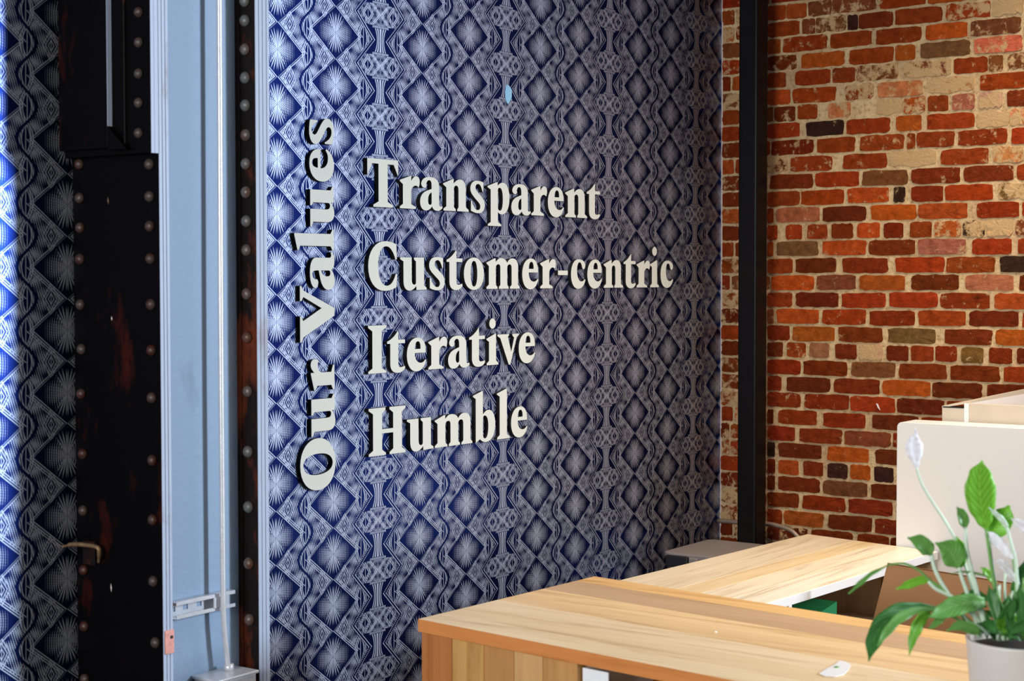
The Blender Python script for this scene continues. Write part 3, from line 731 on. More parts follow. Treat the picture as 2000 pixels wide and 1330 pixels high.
# ------------------------------------------------------------------ strut channel, conduit and box on the web
def on_web(px, py, w=0.24): return onY(px, py, w)
sl, sr = on_web(341, 1192, 0.262), on_web(459, 1170, 0.262)
zt0 = on_web(345, 1183, 0.262).z; zt1 = on_web(345, 1207, 0.262).z
ch = empty('strut_channel', (sl.x, -0.25, zt1), 'short slotted galvanised channel across the grey web, holding the conduit', 'bracket')
W0 = -0.2405; W1 = -0.2615; top, bot = zt0+0.008, zt1-0.004
bm = bmesh.new(); zc = (top+bot)/2
add_box(bm, sl.x, sr.x, W0-0.002, W0, bot, zc-0.006); add_box(bm, sl.x, sr.x, W0-0.002, W0, zc+0.006, top)
xh = [sl.x+0.012, sl.x+0.052, sl.x+0.096, sr.x-0.02]
xx = sl.x
for h in xh: add_box(bm, xx, h-0.008, W0-0.002, W0, zc-0.006, zc+0.006); xx = h+0.008
add_box(bm, xx, sr.x, W0-0.002, W0, zc-0.006, zc+0.006)
finish(bm, 'channel_back', M_galv, ch)
for z0, z1, inn in ((top-0.002, top, -1), (bot, bot+0.002, 1)):
    bm = bmesh.new(); add_box(bm, sl.x, sr.x, W1, W0, z0, z1)
    za, zb = (z0-0.007, z1) if inn < 0 else (z0, z1+0.007)
    add_box(bm, sl.x+0.004, sr.x, W1-0.002, W1, za, zb); finish(bm, 'channel_lip', M_galv, ch, bevel=0.0006, seg=1)
cx = on_web(435, 1185, 0.272)
box('pipe_clamp', cx.x-0.022, cx.x+0.018, -0.266, -0.262, zc-0.014, zc+0.014, M_galv, ch, 0.001, 1)
cw = 0.2765
path = [on_web(426.5, -420, cw), on_web(428, 0, cw), on_web(430, 400, cw), on_web(431.5, 700, cw), on_web(434, 1000, cw), on_web(436, 1180, cw), on_web(439, 1240, cw), on_web(444, 1290, cw), on_web(447, 1322, cw)]
path[0].z = 3.58
bm = bmesh.new(); add_tube(bm, smooth_path(path, 6), 0.0068, 16)
tag(finish(bm, 'conduit', M_galv, None, True), 'thin bright metal conduit running down the front of the grey column web', 'pipe')
q = onY(415, 1330, 0.31); q2 = onY(486, 1313, 0.31)
jb = empty('junction_box', (-2.96, -0.29, q.z-0.12), 'pale metal junction box at the foot of the conduit, cut by the frame', 'electrical box')
zt = onY(450, 1312, 0.29).z
box('body', q.x+0.004, q2.x+0.01, -0.325, -0.2425, zt-0.13, zt-0.008, M_galv, jb, 0.003)
box('lid', q.x-0.003, q2.x+0.013, -0.332, -0.2425, zt-0.0075, zt, M_galv, jb, 0.002)
bm = bmesh.new(); e = path[-1]; add_tube(bm, [(e.x, e.y, zt+0.0002), (e.x, e.y, zt+0.016)], 0.0125, 12); finish(bm, 'connector', M_galv, jb, True)

# ------------------------------------------------------------------ black post and pipe in the corner
ps = empty('square_post', (-0.17, -0.2, 0), 'black square steel post standing in front of the brick wall near the corner', 'post')
ya, yb2 = onX(1441, 500, -0.22).y, onX(1477.5, 500, -0.22).y
xb = onY(1499, 500, -yb2).x
bm = bmesh.new(); add_box(bm, -0.22, xb, yb2, ya, 0.0, 3.6)
bmesh.ops.bevel(bm, geom=[e for e in bm.edges if abs(e.verts[0].co.z-e.verts[1].co.z) > 1], offset=0.008, segments=3, profile=0.5, affect='EDGES')
finish(bm, 'tube', M_post, ps)
box('base_plate', -0.25, xb+0.03, yb2-0.03, ya+0.03, 0, 0.012, M_post, ps, 0.002)
xp = -0.028
pp = [onX(1409, 1017, xp), onX(1440, 1020, xp), onX(1497, 1023, xp), onX(1520, 1027, xp), onX(1543, 1035, xp), onX(1556, 1046, xp), onX(1561, 1056, xp)]
pp[0].y = -0.004; pp.append(pp[-1]+Vector((0, -0.004, -0.10)))
bm = bmesh.new(); add_tube(bm, smooth_path(pp, 6), 0.0085, 12)
tag(finish(bm, 'bent_pipe', M_pipe, None, True), 'dull metal pipe bending down along the foot of the brick wall', 'pipe')

# ------------------------------------------------------------------ tables
def quad_plank(parent, c, a0, a1, along, z0, z1, mat, col, name='plank'):
    """c = 4 corners (p00,p10,p11,p01); slice a0..a1 across, full length along"""
    def P(u, v):
        return (1-u)*(1-v)*c[0]+u*(1-v)*c[1]+u*v*c[2]+(1-u)*v*c[3]
    q = [P(0, a0), P(1, a0), P(1, a1), P(0, a1)] if along == 0 else [P(a0, 0), P(a1, 0), P(a1, 1), P(a0, 1)]
    pts = [Vector((p.x, p.y, z1)) for p in q]
    o = prism(name, pts, (0, 0, z0-z1), mat, parent, 0.0006, 1); o.color = col; return o
zt1 = HC-0.80
t1 = empty('low_cabinet', (-2.5, -1.4, 0), 'warm wooden cabinet with planked top in the foreground, below the word Humble', 'cabinet')
A0, A1 = onZ(818, 1208.5, zt1), onZ(1161.5, 1125.4, zt1)      # near-left, far-left corner of the top
dirn = Vector((-0.0975, -0.855, 0)).normalized(); Ltop = 1.75
B0 = A0+Vector((-0.11, -1, 0)).normalized()*Ltop; B1 = onZ(1717, 1213, zt1); B1 = A1+(B1-A1).normalized()*Ltop
corner = [A0, B0, B1, A1]     # u runs along the length, v across from near to far
TT = 0.030
bands = [(0, .13, (242,216,174)), (.13, .27, (236,208,164)), (.27, .42, (242,216,176)), (.42, .55, (236,200,148)), (.55, .68, (242,208,156)), (.68, .88, (202,168,130)), (.88, 1, (236,192,128))]
for a, b, c in bands: quad_plank(t1, corner, a+0.0008, b-0.0008, 0, zt1-TT, zt1, M_woodY, lin(*c))
# front edge board
def face_board(parent, p, q, z0, z1, th, mat, col, name, out):
    d = (q-p).normalized(); n = Vector(out)
    pts = [Vector((p.x, p.y, z0)), Vector((q.x, q.y, z0)), Vector((q.x, q.y, z1)), Vector((p.x, p.y, z1))]
    o = prism(name, pts, n*th, mat, parent, 0.0005, 1); o.color = col; return o
dn = (B0-A0).normalized(); nn = Vector((dn.y, -dn.x, 0)).normalized()
if nn.x > 0: nn = -nn       # towards the camera side
face_board(t1, A0, B0, zt1-TT, zt1-0.0005, 0.003, M_woodY, lin(206, 132, 66), 'front_edge', nn)  # deeper orange than the top: shade of this face put into the colour
# upright plank panel under the left end of the top, then an open bay
ins = -nn*0.006
za, zb = 0.02, zt1-TT-0.0005
def along(t): return A0+dn*t+ins
# px 820..1128 measured on the front plane
def t_at(px):
    lo, hi = 0, Ltop
    for _ in range(40):
        mi = (lo+hi)/2; p = along(mi); p = Vector((p.x, p.y, zt1-0.06)); d = p-CAM
        x = 1000+F*(d.dot(rt))/(d.dot(fw))
        if x < px: lo = mi
        else: hi = mi
    return lo
cuts = [0.003]+[t_at(v) for v in (883, 945, 1004, 1060, 1128)]
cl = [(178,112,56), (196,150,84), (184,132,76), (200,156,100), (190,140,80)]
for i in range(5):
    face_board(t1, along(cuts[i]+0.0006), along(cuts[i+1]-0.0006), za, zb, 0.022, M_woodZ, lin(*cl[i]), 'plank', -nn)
te = A1-A0; tn = te.normalized()
for i in range(4):
    a = A0+tn*(0.03+i*(te.length-0.03)/4)+dn*0.004; b = A0+tn*(0.03+(i+1)*(te.length-0.03)/4-0.002)+dn*0.004
    face_board(t1, a, b, za, zb, 0.02, M_woodZ, lin(*cl[(i*2+1) % 5]), 'side_plank', dn)
a = B0+tn*0.02-dn*0.03; b = B1-tn*0.01-dn*0.03
face_board(t1, a, b, za, zb, 0.02, M_woodZ, lin(190, 140, 84), 'side_panel', dn)
a = A1+dn*0.03-tn*0.006; b = B1-dn*0.06-tn*0.006
face_board(t1, a, b, za, zb, 0.015, M_woodZ, lin(180, 130, 80), 'back_panel', -tn)
dv = t_at(1128)
a = along(dv-0.012)+tn*0.03; b = a+tn*(te.length-0.08); face_board(t1, a, b, za, zb, 0.01, M_woodZ, lin(184, 130, 76), 'divider', -dn)
z = zt1-0.30; pts = [along(dv+0.001)-nn*0.02, along(Ltop-0.06)-nn*0.02, along(Ltop-0.06)-nn*0.60, along(dv+0.001)-nn*0.60]
o = prism('shelf', [Vector((p.x, p.y, z)) for p in pts], (0, 0, -0.02), M_woodY, t1); o.color = lin(196, 146, 90)
zsh = z
# white carton with crumpled film in the open bay
cb = empty('white_carton', along(dv+0.07)-nn*0.2+Vector((0, 0, zsh-zt1)), 'white carton with a folded edge inside the open bay of the foreground cabinet', 'box')
p0 = along(dv+0.004)-nn*0.012; p1 = along(dv+0.30)-nn*0.03
face_board(cb, p0, along(dv+0.075)-nn*0.012, zsh+0.001, zt1-TT-0.012, 0.004, M_white, g(1), 'front_wall', -nn)
face_board(cb, p0-nn*0.002, p0-nn*0.25, zsh+0.001, zt1-TT-0.012, 0.003, M_white, g(1), 'side_wall', dn)
bmx = bmesh.new(); r = random.Random(5)
base = along(dv+0.09)-nn*0.03; nx_, nz_ = 14, 7; gr = []
for i in range(nx_):
    rowv = []
    for j in range(nz_):
        p = base+dn*(i*0.026)-nn*(0.02+0.035*r.random()); rowv.append(bmx.verts.new((p.x, p.y, zsh+0.004+j*0.035+r.uniform(-0.008, 0.008)*(j > 0))))
    gr.append(rowv)
for i in range(nx_-1):
    for j in range(nz_-1): bmx.faces.new([gr[i][j], gr[i+1][j], gr[i+1][j+1], gr[i][j+1]])
o = finish(bmx, 'plastic_bag', M_frost, None, True); sol = o.modifiers.new('thickness', 'SOLIDIFY'); sol.thickness = 0.0008
tag(o, 'crumpled clear plastic bag in the open bay below the foreground top', 'bag')

# second, paler unit behind
zt2 = HC-0.92
t2 = empty('open_shelf_unit', (-0.9, -0.8, 0), 'pale whitewashed wooden shelf unit behind the foreground cabinet, open on its right side', 'shelf')
E0, E1 = onZ(1219, 1131, zt2), onZ(1577, 1043, zt2); G1 = onZ(1830, 1077, zt2); G0 = onZ(1508, 1175, zt2)
E0 = E1+(E0-E1).normalized()*1.36; G0 = G1+(G0-G1).normalized()*1.36
c2 = [E0, E1, G1, G0]     # u along the length, v from the far (left) edge to the right edge
T2 = 0.026
for a, b, c in ((0, .22, (232,216,188)), (.22, .40, (228,212,184)), (.40, .57, (230,208,166)), (.57, .78, (234,224,200)), (.78, 1, (238,230,212))):
    quad_plank(t2, c2, a+0.0007, b-0.0007, 0, zt2-T2, zt2, M_woodX, lin(*c))
d2 = (G1-G0).normalized(); n2 = Vector((d2.y, -d2.x, 0)); 
if n2.y > 0: n2 = -n2
face_board(t2, G0, G1, zt2-T2, zt2-0.0005, 0.003, M_whitegloss, g(1), 'front_edge', n2)
w2 = (G0-E0).length
def shelf_wall(t, th, name, mat=M_woodZ, col=lin(196, 170, 138), zz0=0.0):
    a = G0+d2*t-n2*0.004; b = a-n2*(w2-0.02)
    return face_board(t2, a, b, zz0, zt2-T2-0.0004, th, mat, col, name, d2)
L2 = (G1-G0).length
def t2_at(px, z):
    lo, hi = 0, L2
    for _ in range(40):
        mi = (lo+hi)/2; p = G0+d2*mi; p = Vector((p.x, p.y, z)); d = p-CAM
        if 1000+F*(d.dot(rt))/(d.dot(fw)) < px: lo = mi
        else: hi = mi
    return lo
ti = t2_at(1545, zt2-T2)
shelf_wall(0.0, 0.02, 'side_panel'); shelf_wall(ti-0.018, 0.018, 'divider')
face_board(t2, G0+d2*(ti-0.018), G0+d2*ti, 0, zt2-T2-0.0004, 0.003, M_whitegloss, g(1), 'upright_edge', n2)
# far side panel, made of upright boards
for k, (u0_, u1_, c) in enumerate(((0.0, .20, (190,168,140)), (.20, .36, (150,126,106)), (.36, .62, (196,176,148)), (.62, 1, (200,180,150)))):
    a = G1-d2*0.03-n2*(0.004+(w2-0.02)*u0_); b = G1-d2*0.03-n2*(0.004+(w2-0.02)*u1_-0.001)
    face_board(t2, a, b, 0, zt2-T2-0.0004, 0.02, M_woodZ, lin(*c), 'plank', d2)
a = E0+d2*0.02-n2*-0.012; b = E1-d2*0.02+n2*0.012
face_board(t2, a, b, 0, zt2-T2-0.0004, 0.01, M_woodX, lin(176, 140, 110), 'back_panel', n2)
zsf = zt2-0.24
pts = [G0+d2*(ti+0.001)-n2*0.01, G1-d2*0.032-n2*0.01, G1-d2*0.032-n2*(w2-0.05), G0+d2*(ti+0.001)-n2*(w2-0.05)]
o = prism('shelf', [Vector((p.x, p.y, zsf)) for p in pts], (0, 0, -0.018), M_woodX, t2); o.color = lin(190, 160, 128)
# green printed pack with a brown wrapped bundle behind it on that shelf
tg0, tg1 = t2_at(1572, zt2-0.08), t2_at(1652, zt2-0.08)
gp = empty('green_pack', G0+d2*((tg0+tg1)/2)-n2*0.1+Vector((0, 0, zsf-zt2)), 'green printed pack with pale barcode inside the pale shelf unit', 'package')
zgt = zt2-0.088
pts = [G0+d2*tg0-n2*0.03, G0+d2*tg1-n2*0.03]
prism('carton', [Vector((pts[0].x, pts[0].y, zsf+0.001)), Vector((pts[1].x, pts[1].y, zsf+0.001)), Vector((pts[1].x, pts[1].y, zgt+0.016)), Vector(((pts[0].x+pts[1].x)/2, (pts[0].y+pts[1].y)/2, zgt-0.006)), Vector((pts[0].x, pts[0].y, zgt+0.004))], -n2*0.12, M_green, gp, 0.001, 1)
for t, w, h0, h1 in ((0.42, 0.035, 0.030, 0.005), (0.06, 0.05, 0.016, 0.006)):
    p = G0+d2*(tg0+(tg1-tg0)*t)-n2*0.0295; q = p+d2*w
    for k in range(9 if t > 0.3 else 1):
        s0 = p+d2*(w*k/9); s1 = s0+d2*(w/9*(0.62 if t > 0.3 else 8))
        prism('print', [Vector((s0.x, s0.y, zgt-h0)), Vector((s1.x, s1.y, zgt-h0)), Vector((s1.x, s1.y, zgt-h1)), Vector((s0.x, s0.y, zgt-h1))], n2*0.0012, M_label, gp)
p = G0+d2*((tg0+tg1)/2)-n2*0.26
bm = bmesh.new(); bmesh.ops.create_icosphere(bm, subdivisions=3, radius=1)
r = random.Random(9)
for v in bm.verts:
    k = 1+0.10*math.sin(v.co.x*9+v.co.z*7)+0.05*r.uniform(-1, 1)
    v.co = Vector((v.co.x*0.11*k, v.co.y*0.085*k, max(v.co.z*0.085*k, -0.08)))+Vector((p.x, p.y, zsf+0.082))
tag(finish(bm, 'wrapped_bundle', M_darkfruit, None, True), 'dark brown crumpled bundle behind the green pack in the shelf unit', 'bundle')

# ------------------------------------------------------------------ grey storage tote in the corner
zt3 = HC-1.0
tt = empty('storage_tote', (-0.4, -0.26, 0), 'pinkish storage tote with grey lid and black latch in the corner', 'storage box')
q0, q1, q2_ = onZ(1290, 1077, zt3), onZ(1400, 1048.5, zt3), onZ(1497, 1060.5, zt3)
x0, x1 = q0.x, -0.235; y1, y0 = min(q0.y, q1.y), -0.475
bm = bmesh.new(); add_box(bm, x0, x1, y0, y1, zt3-0.018, zt3)
bmesh.ops.bevel(bm, geom=[e for e in bm.edges if abs(e.verts[0].co.z-e.verts[1].co.z) > 0.01], offset=0.03, segments=5, profile=0.5, affect='EDGES')
finish(bm, 'lid', M_tote, tt, bevel=0.004)
bm = bmesh.new(); pts = [(x0+0.05, y0+0.05), (x1-0.05, y0+0.05), (x1-0.05, y1-0.05), (x0+0.05, y1-0.05)]
v0 = [bm.verts.new((x, y, 0.001)) for x, y in pts]; v1 = [bm.verts.new((x+(0.03 if i in (1, 2) else -0.03), y+(0.03 if i > 1 else -0.03), zt3-0.019)) for i, (x, y) in enumerate(pts)]
bm.faces.new(v0[::-1]); bm.faces.new(v1)
for i in range(4): bm.faces.new([v0[i], v0[(i+1) % 4], v1[(i+1) % 4], v1[i]])
finish(bm, 'body', M_totebody, tt, bevel=0.008)
l0, l1 = onX(1300, 1090, x0-0.01), onX(1343, 1090, x0-0.01)
box('latch', x0-0.014, x0+0.004, l1.y, l0.y, zt3-0.05, zt3-0.008, M_latch, tt, 0.004)
a, b = onX(1346, 1094, x0-0.004), onX(1362, 1096, x0-0.004)
box('latch_pad', x0-0.008, x0+0.003, b.y, a.y, zt3-0.030, zt3-0.012, M_tote, tt, 0.002)

# ------------------------------------------------------------------ white panel, cream tray behind it, cardboard box
XW = -0.44
a = onX(1752, 824, XW); ztp = a.z
wp = empty('white_cabinet', (XW+0.06, a.y-0.5, 0), 'smooth white cabinet with rounded top corners standing before the bricks at right', 'cabinet')
bm = bmesh.new(); add_box(bm, XW, XW+0.125, a.y-1.0, a.y, 0.0, ztp)
bmesh.ops.bevel(bm, geom=[e for e in bm.edges if abs(e.verts[0].co.x-e.verts[1].co.x) > 0.05 and e.verts[0].co.z > 0.5], offset=0.018, segments=6, profile=0.5, affect='EDGES')
finish(bm, 'body', M_white, wp, bevel=0.0015)
box('foot_rail', XW+0.02, XW+0.105, a.y-0.98, a.y-0.02, -0.0, 0.04, M_latch, wp)
XT = XW+0.14
tr = empty('cream_tray', (XT+0.12, -1.25, ztp-0.05), 'cream open tray with white inner face behind the top of the white cabinet', 'tray')
p0, p1 = onX(1840, 795, XT), onX(1883, 795, XT); p2 = onX(1892.5, 790, XT)
zb_ = onX(1900, 835, XT).z-0.30
box('end_block', XT, XT+0.05, p1.y, p0.y, zb_, onX(1860, 796.5, XT).z, M_creambd, tr, 0.001, 1)
box('post', XT-0.002, XT+0.02, p2.y, p1.y-0.0005, zb_, onX(1888, 788, XT).z, M_whitegloss, tr, 0.0008, 1)
box('gap_shade', XT-0.001, XT+0.03, p1.y+0.003, p0.y-0.003, onX(1860, 796.5, XT).z+0.0003, onX(1860, 796.5, XT).z+0.004, M_latch, tr)  # solid black strip in place of the shade inside the gap
box('front_board', XT, XT+0.010, p2.y-0.50, p2.y-0.0005, zb_, onX(1900, 788, XT).z, M_creambd, tr, 0.001, 1)
XB = -0.028
def strip(name, pts, vec, mat): return prism(name, pts, vec, mat, tr)
fl, bl = onX(1840, 792.5, XT), onX(2010, 757.5, XB)
fr, br = onX(1892, 784.5, XT), onX(2010, 764, XB)
prism('left_rim', [fl, fr, br, bl], (0, 0, -0.006), M_creambd, tr)
ba = br.copy(); fa = fr.copy()
prism('left_wall', [fa+Vector((0, 0, -0.006)), ba+Vector((0, 0, -0.006)), Vector((ba.x, ba.y, zb_)), Vector((fa.x, fa.y, zb_))], (0, 0.004, 0), M_whitegloss, tr)
box('base', XT+0.002, XB, p2.y-0.50, p0.y-0.002, zb_-0.01, zb_-0.0005, M_creambd, tr)
box('stand', XT+0.03, XB-0.03, p2.y-0.48, p0.y-0.03, 0.0, zb_-0.0105, M_creambd, tr)

xc = -1.30
cbx = empty('cardboard_box', (xc+0.25, -1.5, 0), 'open brown cardboard box with raised flap between the cabinet and the white panel', 'box')
f0, f1, f2, f3 = onX(1733, 1102, xc), onX(2090, 1160, xc), onX(2150, 1330, xc), onX(1696, 1214, xc)
zlow = 0.30
prism('flap', [f0, f1, Vector((xc, f1.y-0.02, zlow)), Vector((xc, f3.y+0.05, zlow))], (0.004, 0, 0), M_card, cbx)
prism('flap_edge', [f0+Vector((0.001, 0, 0.0005)), f1+Vector((0.001, 0, 0.0005)), f1+Vector((0.001, 0, 0.004)), f0+Vector((0.001, 0, 0.004))], (0.003, 0, 0), plain('darker_card_edge', lin(128, 88, 56), 0.9), cbx)
for (xa, xb_, ya_, yb_) in ((xc, xc+0.004, f1.y-0.02, f3.y+0.012), (xc+0.39, xc+0.394, f1.y-0.02, f3.y-0.03)):
    box('side', xa, xb_, ya_, yb_, 0, zlow-0.0005, M_card, cbx)
for y in (f3.y-0.03, f1.y-0.02): box('side', xc+0.005, xc+0.389, y-0.004, y, 0, zlow-0.0005, M_card, cbx)

# ------------------------------------------------------------------ potted peace lily on the foreground top
pc = onZ(1986, 1405, zt1+0.0004)
depth = (pc-CAM).dot(fw)
pot = empty('potted_peace_lily', pc, 'peace lily with white flowers in a pale round pot on the foreground cabinet', 'potted plant')
rim = atD(1986, 1247, depth); hp = rim.z-pc.z; RR = 99*depth/F
lathe('pot', [(RR*0.80, 0), (RR*0.86, 0.006), (RR*0.985, hp-0.004), (RR, hp), (RR*0.93, hp), (RR*0.92, hp-0.02), (RR*0.5, hp-0.021)], pc, M_pot, pot)
lathe('soil', [(RR*0.915, hp-0.022), (RR*0.915, hp-0.016), (RR*0.5, hp-0.012), (0.001, hp-0.011)], pc, M_soil, pot)
def P3(px, py, dz=0.0): return atD(px, py, depth+dz)
VIEW = fw
def leaf(pts, widths, mat, name='leaf', fold=0.25, tilt=0.0, cup=0.0, tipcurl=0.0, dz=(0, 0)):
    """pts: image-frame points of the midrib (base to tip), widths: full width in px at each; laid at the plant's own distance"""
    n = len(pts)
    P = [P3(x, y, dz[0]+(dz[1]-dz[0])*i/(n-1)) for i, (x, y) in enumerate(pts)]
    mid = smooth_path(P, 5); m = len(mid)
    wpx = []
    for i in range(m):
        t = i/(m-1)*(n-1); k = min(int(t), n-2); f = t-k; f = f*f*(3-2*f); wpx.append(widths[k]*(1-f)+widths[k+1]*f)
    bm = bmesh.new(); uvl = bm.loops.layers.uv.new('UVMap'); rows = []
    for i, p in enumerate(mid):
        tdir = (mid[min(i+1, m-1)]-mid[max(i-1, 0)]).normalized()
        side = tdir.cross(VIEW).normalized(); nrm = side.cross(tdir).normalized()
        if nrm.dot(VIEW) > 0: nrm = -nrm
        side = (side*math.cos(tilt)+nrm*math.sin(tilt)).normalized()
        w = max(wpx[i], 0.4)*depth/F/2; row = []
        for k in range(-3, 4):
            u = k/3
            row.append(bm.verts.new(p+side*(w*u)+nrm*(abs(u)*w*fold-u*u*w*cup)+nrm*0.004*math.sin(i*1.3+u*2)*abs(u)*0.3))
        rows.append(row)
    for i in range(m-1):
        for k in range(6):
            f = bm.faces.new([rows[i][k], rows[i][k+1], rows[i+1][k+1], rows[i+1][k]])
            for lp, (a, b) in zip(f.loops, ((k, i), (k+1, i), (k+1, i+1), (k, i+1))): lp[uvl].uv = (a/6, b/(m-1)*1.0)
    c = sum((v.co for v in bm.verts), Vector())/len(bm.verts); 
    for v in bm.verts: v.co -= c
    me = bpy.data.meshes.new(name); bm.to_mesh(me); bm.free()
    for p in me.polygons: p.use_smooth = True
    o = link(name, me, mat, pot); o.location = c
    sm = o.modifiers.new('thickness', 'SOLIDIFY'); sm.thickness = 0.0005
    return o
def stem(pts, rads, mat=None, name='stem', dz=(0, 0)):
    n = len(pts); P = [P3(x, y, dz[0]+(dz[1]-dz[0])*i/(n-1)) for i, (x, y) in enumerate(pts)]
    sp = smooth_path(P, 5); m = len(sp)
    rr = [(rads[0]+(rads[1]-rads[0])*i/(m-1))*depth/F for i in range(m)]
    bm = bmesh.new(); add_tube(bm, sp, rr, 8); return finish(bm, name, mat or M_stem, pot, True)
# flowers
leaf([(1790, 918), (1789, 902), (1787, 886), (1785, 870), (1785.5, 858), (1788, 847), (1787, 835)], [3, 15, 33, 38, 25, 8, 1.5], M_spathe, 'flower', 0.35, 0.2, 0.3)
stem([(1789.5, 913), (1800, 945), (1824, 985), (1847, 1020), (1868, 1060), (1890, 1120), (1915, 1210)], (2.4, 3.4), M_stem, 'flower_stem', (0, 0.02))
leaf([(1924, 1040), (1936, 1048), (1952, 1062), (1968, 1080), (1979, 1092)], [8, 20, 21, 17, 2], M_spathe, 'flower', 0.3, 0.4, 0.2)
leaf([(1948, 1093), (1958, 1102), (1972, 1117), (1984, 1131), (1992, 1141)], [5, 17, 19, 13, 2], M_spathe, 'flower', 0.3, -0.4, 0.2)
leaf([(2012, 1040), (2000, 1030), (1986, 1020), (1975, 1013)], [8, 22, 14, 2], M_spathe, 'flower', 0.3, 0.1, 0.2, dz=(-0.02, -0.02))
leaf([(1966, 1029), (1956, 1014), (1944, 1003), (1931, 991)], [9, 11, 9, 2], M_stem, 'flower_bud', 0.6, 0.0, 0.5, dz=(-0.01, -0.01))
leaf([(1984, 1205), (1988, 1190), (1992, 1175), (1998, 1160)], [6, 15, 13, 2], M_spathe, 'flower', 0.3, 0.1, 0.2, dz=(-0.02, -0.03))
stem([(1978, 1092), (1984, 1130), (1980, 1180), (1975, 1240)], (2, 3), M_stemD, 'flower_stem', (0, 0.01))
stem([(1966, 1029), (1974, 1060), (1985, 1110), (1990, 1240)], (3, 3.5), M_stem, 'flower_stem', (-0.01, 0))
stem([(1932, 1050), (1936, 1090), (1945, 1150), (1955, 1235)], (3, 3.4), M_stem, 'flower_stem', (0, 0.01))
# leaves with their stalks
leaf([(1926, 1036), (1922, 1015), (1916, 985), (1913, 955), (1914, 925), (1918, 899)], [5, 34, 58, 65, 48, 4], M_leafB, 'leaf', 0.16, 0.1, 0.0)
stem([(1926, 1034), (1934, 1090), (1944, 1160), (1956, 1240)], (3.2, 4.2), M_stemD)
leaf([(1934, 1050), (1946, 1028), (1960, 1008), (1971, 987)], [26, 46, 42, 6], M_leafB, 'leaf', 0.2, -0.3, dz=(0.02, 0.02))
leaf([(1886, 1034), (1882, 1018), (1877, 1003), (1868, 990)], [5, 26, 24, 3], M_leafM, 'leaf', 0.4, 0.4)
stem([(1885, 1030), (1888, 1070), (1896, 1110), (1909, 1162), (1925, 1230)], (3.2, 6), M_stem)
leaf([(1820, 1086), (1811, 1072), (1795, 1058), (1772, 1050)], [5, 34, 32, 3], M_leafM, 'leaf', 0.35, 0.3)
stem([(1819, 1084), (1824, 1105), (1832, 1126), (1850, 1156), (1880, 1200), (1915, 1245)], (4, 4), M_stem)
leaf([(1874, 1112), (1864, 1092), (1852, 1072), (1826, 1060)], [4, 46, 44, 3], M_leafM, 'leaf', 0.3, -0.2)
leaf([(1874, 1112), (1878, 1095), (1876, 1070), (1868, 1048)], [3, 18, 22, 4], M_leafB, 'leaf', 0.3, 0.2, dz=(0.01, 0.01))
stem([(1873, 1108), (1880, 1132), (1890, 1160), (1915, 1240)], (3.6, 5), M_stem)
stem([(1735, 1103), (1766, 1101), (1795, 1114), (1815, 1133), (1850, 1160), (1900, 1235)], (2.2, 3.6), M_stemD)
leaf([(1738, 1103), (1705, 1118), (1680, 1138), (1657, 1160)], [3, 9, 12, 3], M_leafM, 'leaf', 0.5, 0.9, dz=(0, -0.03))
leaf([(1818, 1132), (1798, 1133), (1775, 1141), (1750, 1151)], [8, 17, 17, 3], M_leafB, 'leaf', 0.3, 0.2)
stem([(1813, 1135), (1828, 1150), (1860, 1166), (1900, 1200), (1930, 1240)], (3.6, 5), M_stem)
leaf([(1853, 1122), (1880, 1116), (1910, 1120), (1935, 1128)], [3, 9, 9, 3], M_leafM, 'leaf', 0.6, 1.0)
leaf([(1836, 1190), (1790, 1186), (1752, 1196), (1722, 1222), (1704, 1255), (1697, 1292)], [8, 20, 36, 42, 30, 2], M_leafD, 'leaf', 0.3, 0.35, dz=(0, -0.10))
leaf([(1845, 1192), (1800, 1190), (1758, 1205), (1730, 1235), (1714, 1262)], [6, 12, 20, 16, 3], M_leafM, 'leaf', 0.3, 0.5, dz=(-0.01, -0.105))
leaf([(1816, 1198), (1800, 1208), (1788, 1228), (1780, 1252), (1776, 1280)], [12, 27, 28, 18, 2], M_leafB, 'leaf', 0.3, -0.3, dz=(-0.03, -0.08))
leaf([(1924, 1176), (1895, 1176), (1862, 1184), (1835, 1196), (1815, 1206)], [20, 36, 40, 28, 4], M_leafM, 'leaf', 0.25, 0.4, dz=(-0.01, -0.06))
leaf([(1930, 1170), (1905, 1162), (1885, 1166), (1862, 1176)], [12, 24, 20, 3], M_leafD, 'leaf', 0.3, 0.5)
leaf([(1840, 1205), (1832, 1212), (1822, 1222), (1813, 1228)], [14, 16, 10, 2], M_leafM, 'leaf', 0.3, 0.2, dz=(-0.04, -0.05))
leaf([(1915, 1236), (1895, 1226), (1870, 1222), (1848, 1233)], [12, 24, 18, 2], M_leafM, 'leaf', 0.3, 0.3, dz=(-0.05, -0.07))
stem([(1852, 1200), (1880, 1215), (1915, 1240)], (3, 4), M_stemD, dz=(-0.02, 0)); stem([(1836, 1190), (1870, 1195), (1920, 1236)], (3, 4), M_stemD)
r = random.Random(21)
for k in range(34):
    bxp = r.uniform(1925, 2050); a = r.uniform(-1.1, 1.1); Lp = r.uniform(50, 120)
    by = r.uniform(1228, 1252); dzz = r.uniform(-0.07, 0.07)
    p = [(bxp+math.sin(a)*Lp*t, by-math.cos(a)*Lp*t+(abs(math.sin(a))*34*t*t)) for t in (0, .35, .7, 1)]
    if p[-1][0] < 1900: continue
    leaf(p, [3, r.uniform(14, 30), r.uniform(14, 28), 2], r.choice((M_leafD, M_leafD, M_leafM, M_leafB)), 'leaf', 0.3, r.uniform(-0.7, 0.7), dz=(dzz, dzz+r.uniform(-0.06, 0.04)))
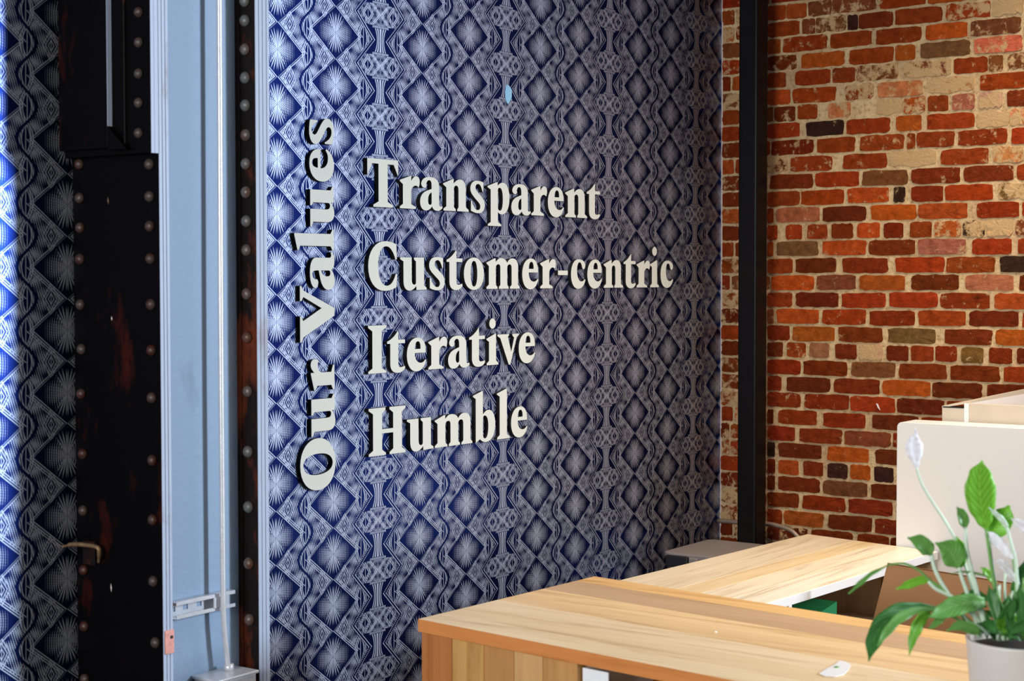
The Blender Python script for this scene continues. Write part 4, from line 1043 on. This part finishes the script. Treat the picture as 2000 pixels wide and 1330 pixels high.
for k in range(9):
    x = r.uniform(1945, 2040); stem([(x+r.uniform(-20, 25), r.uniform(1090, 1170)), (x+r.uniform(-8, 8), 1200), (x, 1250)], (2.4, 3.4), r.choice((M_stem, M_stemD)), dz=(r.uniform(-.04, .04), 0))
leaf([(2010, 1090), (1995, 1120), (1985, 1150), (1978, 1180)], [10, 24, 24, 4], M_leafD, 'leaf', 0.3, 0.4, dz=(0.03, 0.0))
leaf([(1946, 1140), (1936, 1128), (1925, 1116), (1915, 1108)], [6, 18, 16, 2], M_leafB, 'leaf', 0.3, 0.4, dz=(0.03, 0.03))

# fallen petal and a crumb on the foreground top
pts = []
for px, py in ((1600, 1316), (1616, 1306), (1632, 1298), (1640, 1291), (1652, 1293), (1662, 1299), (1657, 1309), (1648, 1318), (1632, 1322), (1612, 1321)):
    q = onZ(px, py, zt1+0.0012); pts.append(q)
bm = bmesh.new(); prism_pts(bm, pts, (0, 0, 0.0012)); o = finish(bm, 'fallen_petal', M_label)
o.data.materials.clear(); o.data.materials.append(M_whitegloss); tag(o, 'fallen white petal with a green spot lying on the foreground top', 'petal')
q = onZ(1634, 1304, zt1+0.002); bm = bmesh.new(); bmesh.ops.create_uvsphere(bm, u_segments=12, v_segments=6, radius=0.0055)
for v in bm.verts: v.co.z *= 0.35
me = mesh_bm(bm, 'spot', True); s_ = link('petal_spot', me, M_stemD, o); s_.matrix_parent_inverse = Matrix.Translation(-o.location); s_.location = q+Vector((0, 0, 0.0015))
q = onZ(1398, 1234, zt1+0.0015); bm = bmesh.new(); bmesh.ops.create_icosphere(bm, subdivisions=1, radius=0.0035)
for v in bm.verts: v.co.z *= 0.5
for v in bm.verts: v.co += q
tag(finish(bm, 'crumb', M_whitegloss), 'tiny white crumb on the middle of the foreground top', 'crumb')
# white plaster fleck hanging on the bricks
q = onX(1715, 796, -0.012)
prism('paint_fleck', [onX(1711, 788, -0.010), onX(1714, 789, -0.010), onX(1718.5, 801, -0.010), onX(1715, 797, -0.010)], (0.004, 0, 0), M_whitegloss, bw)
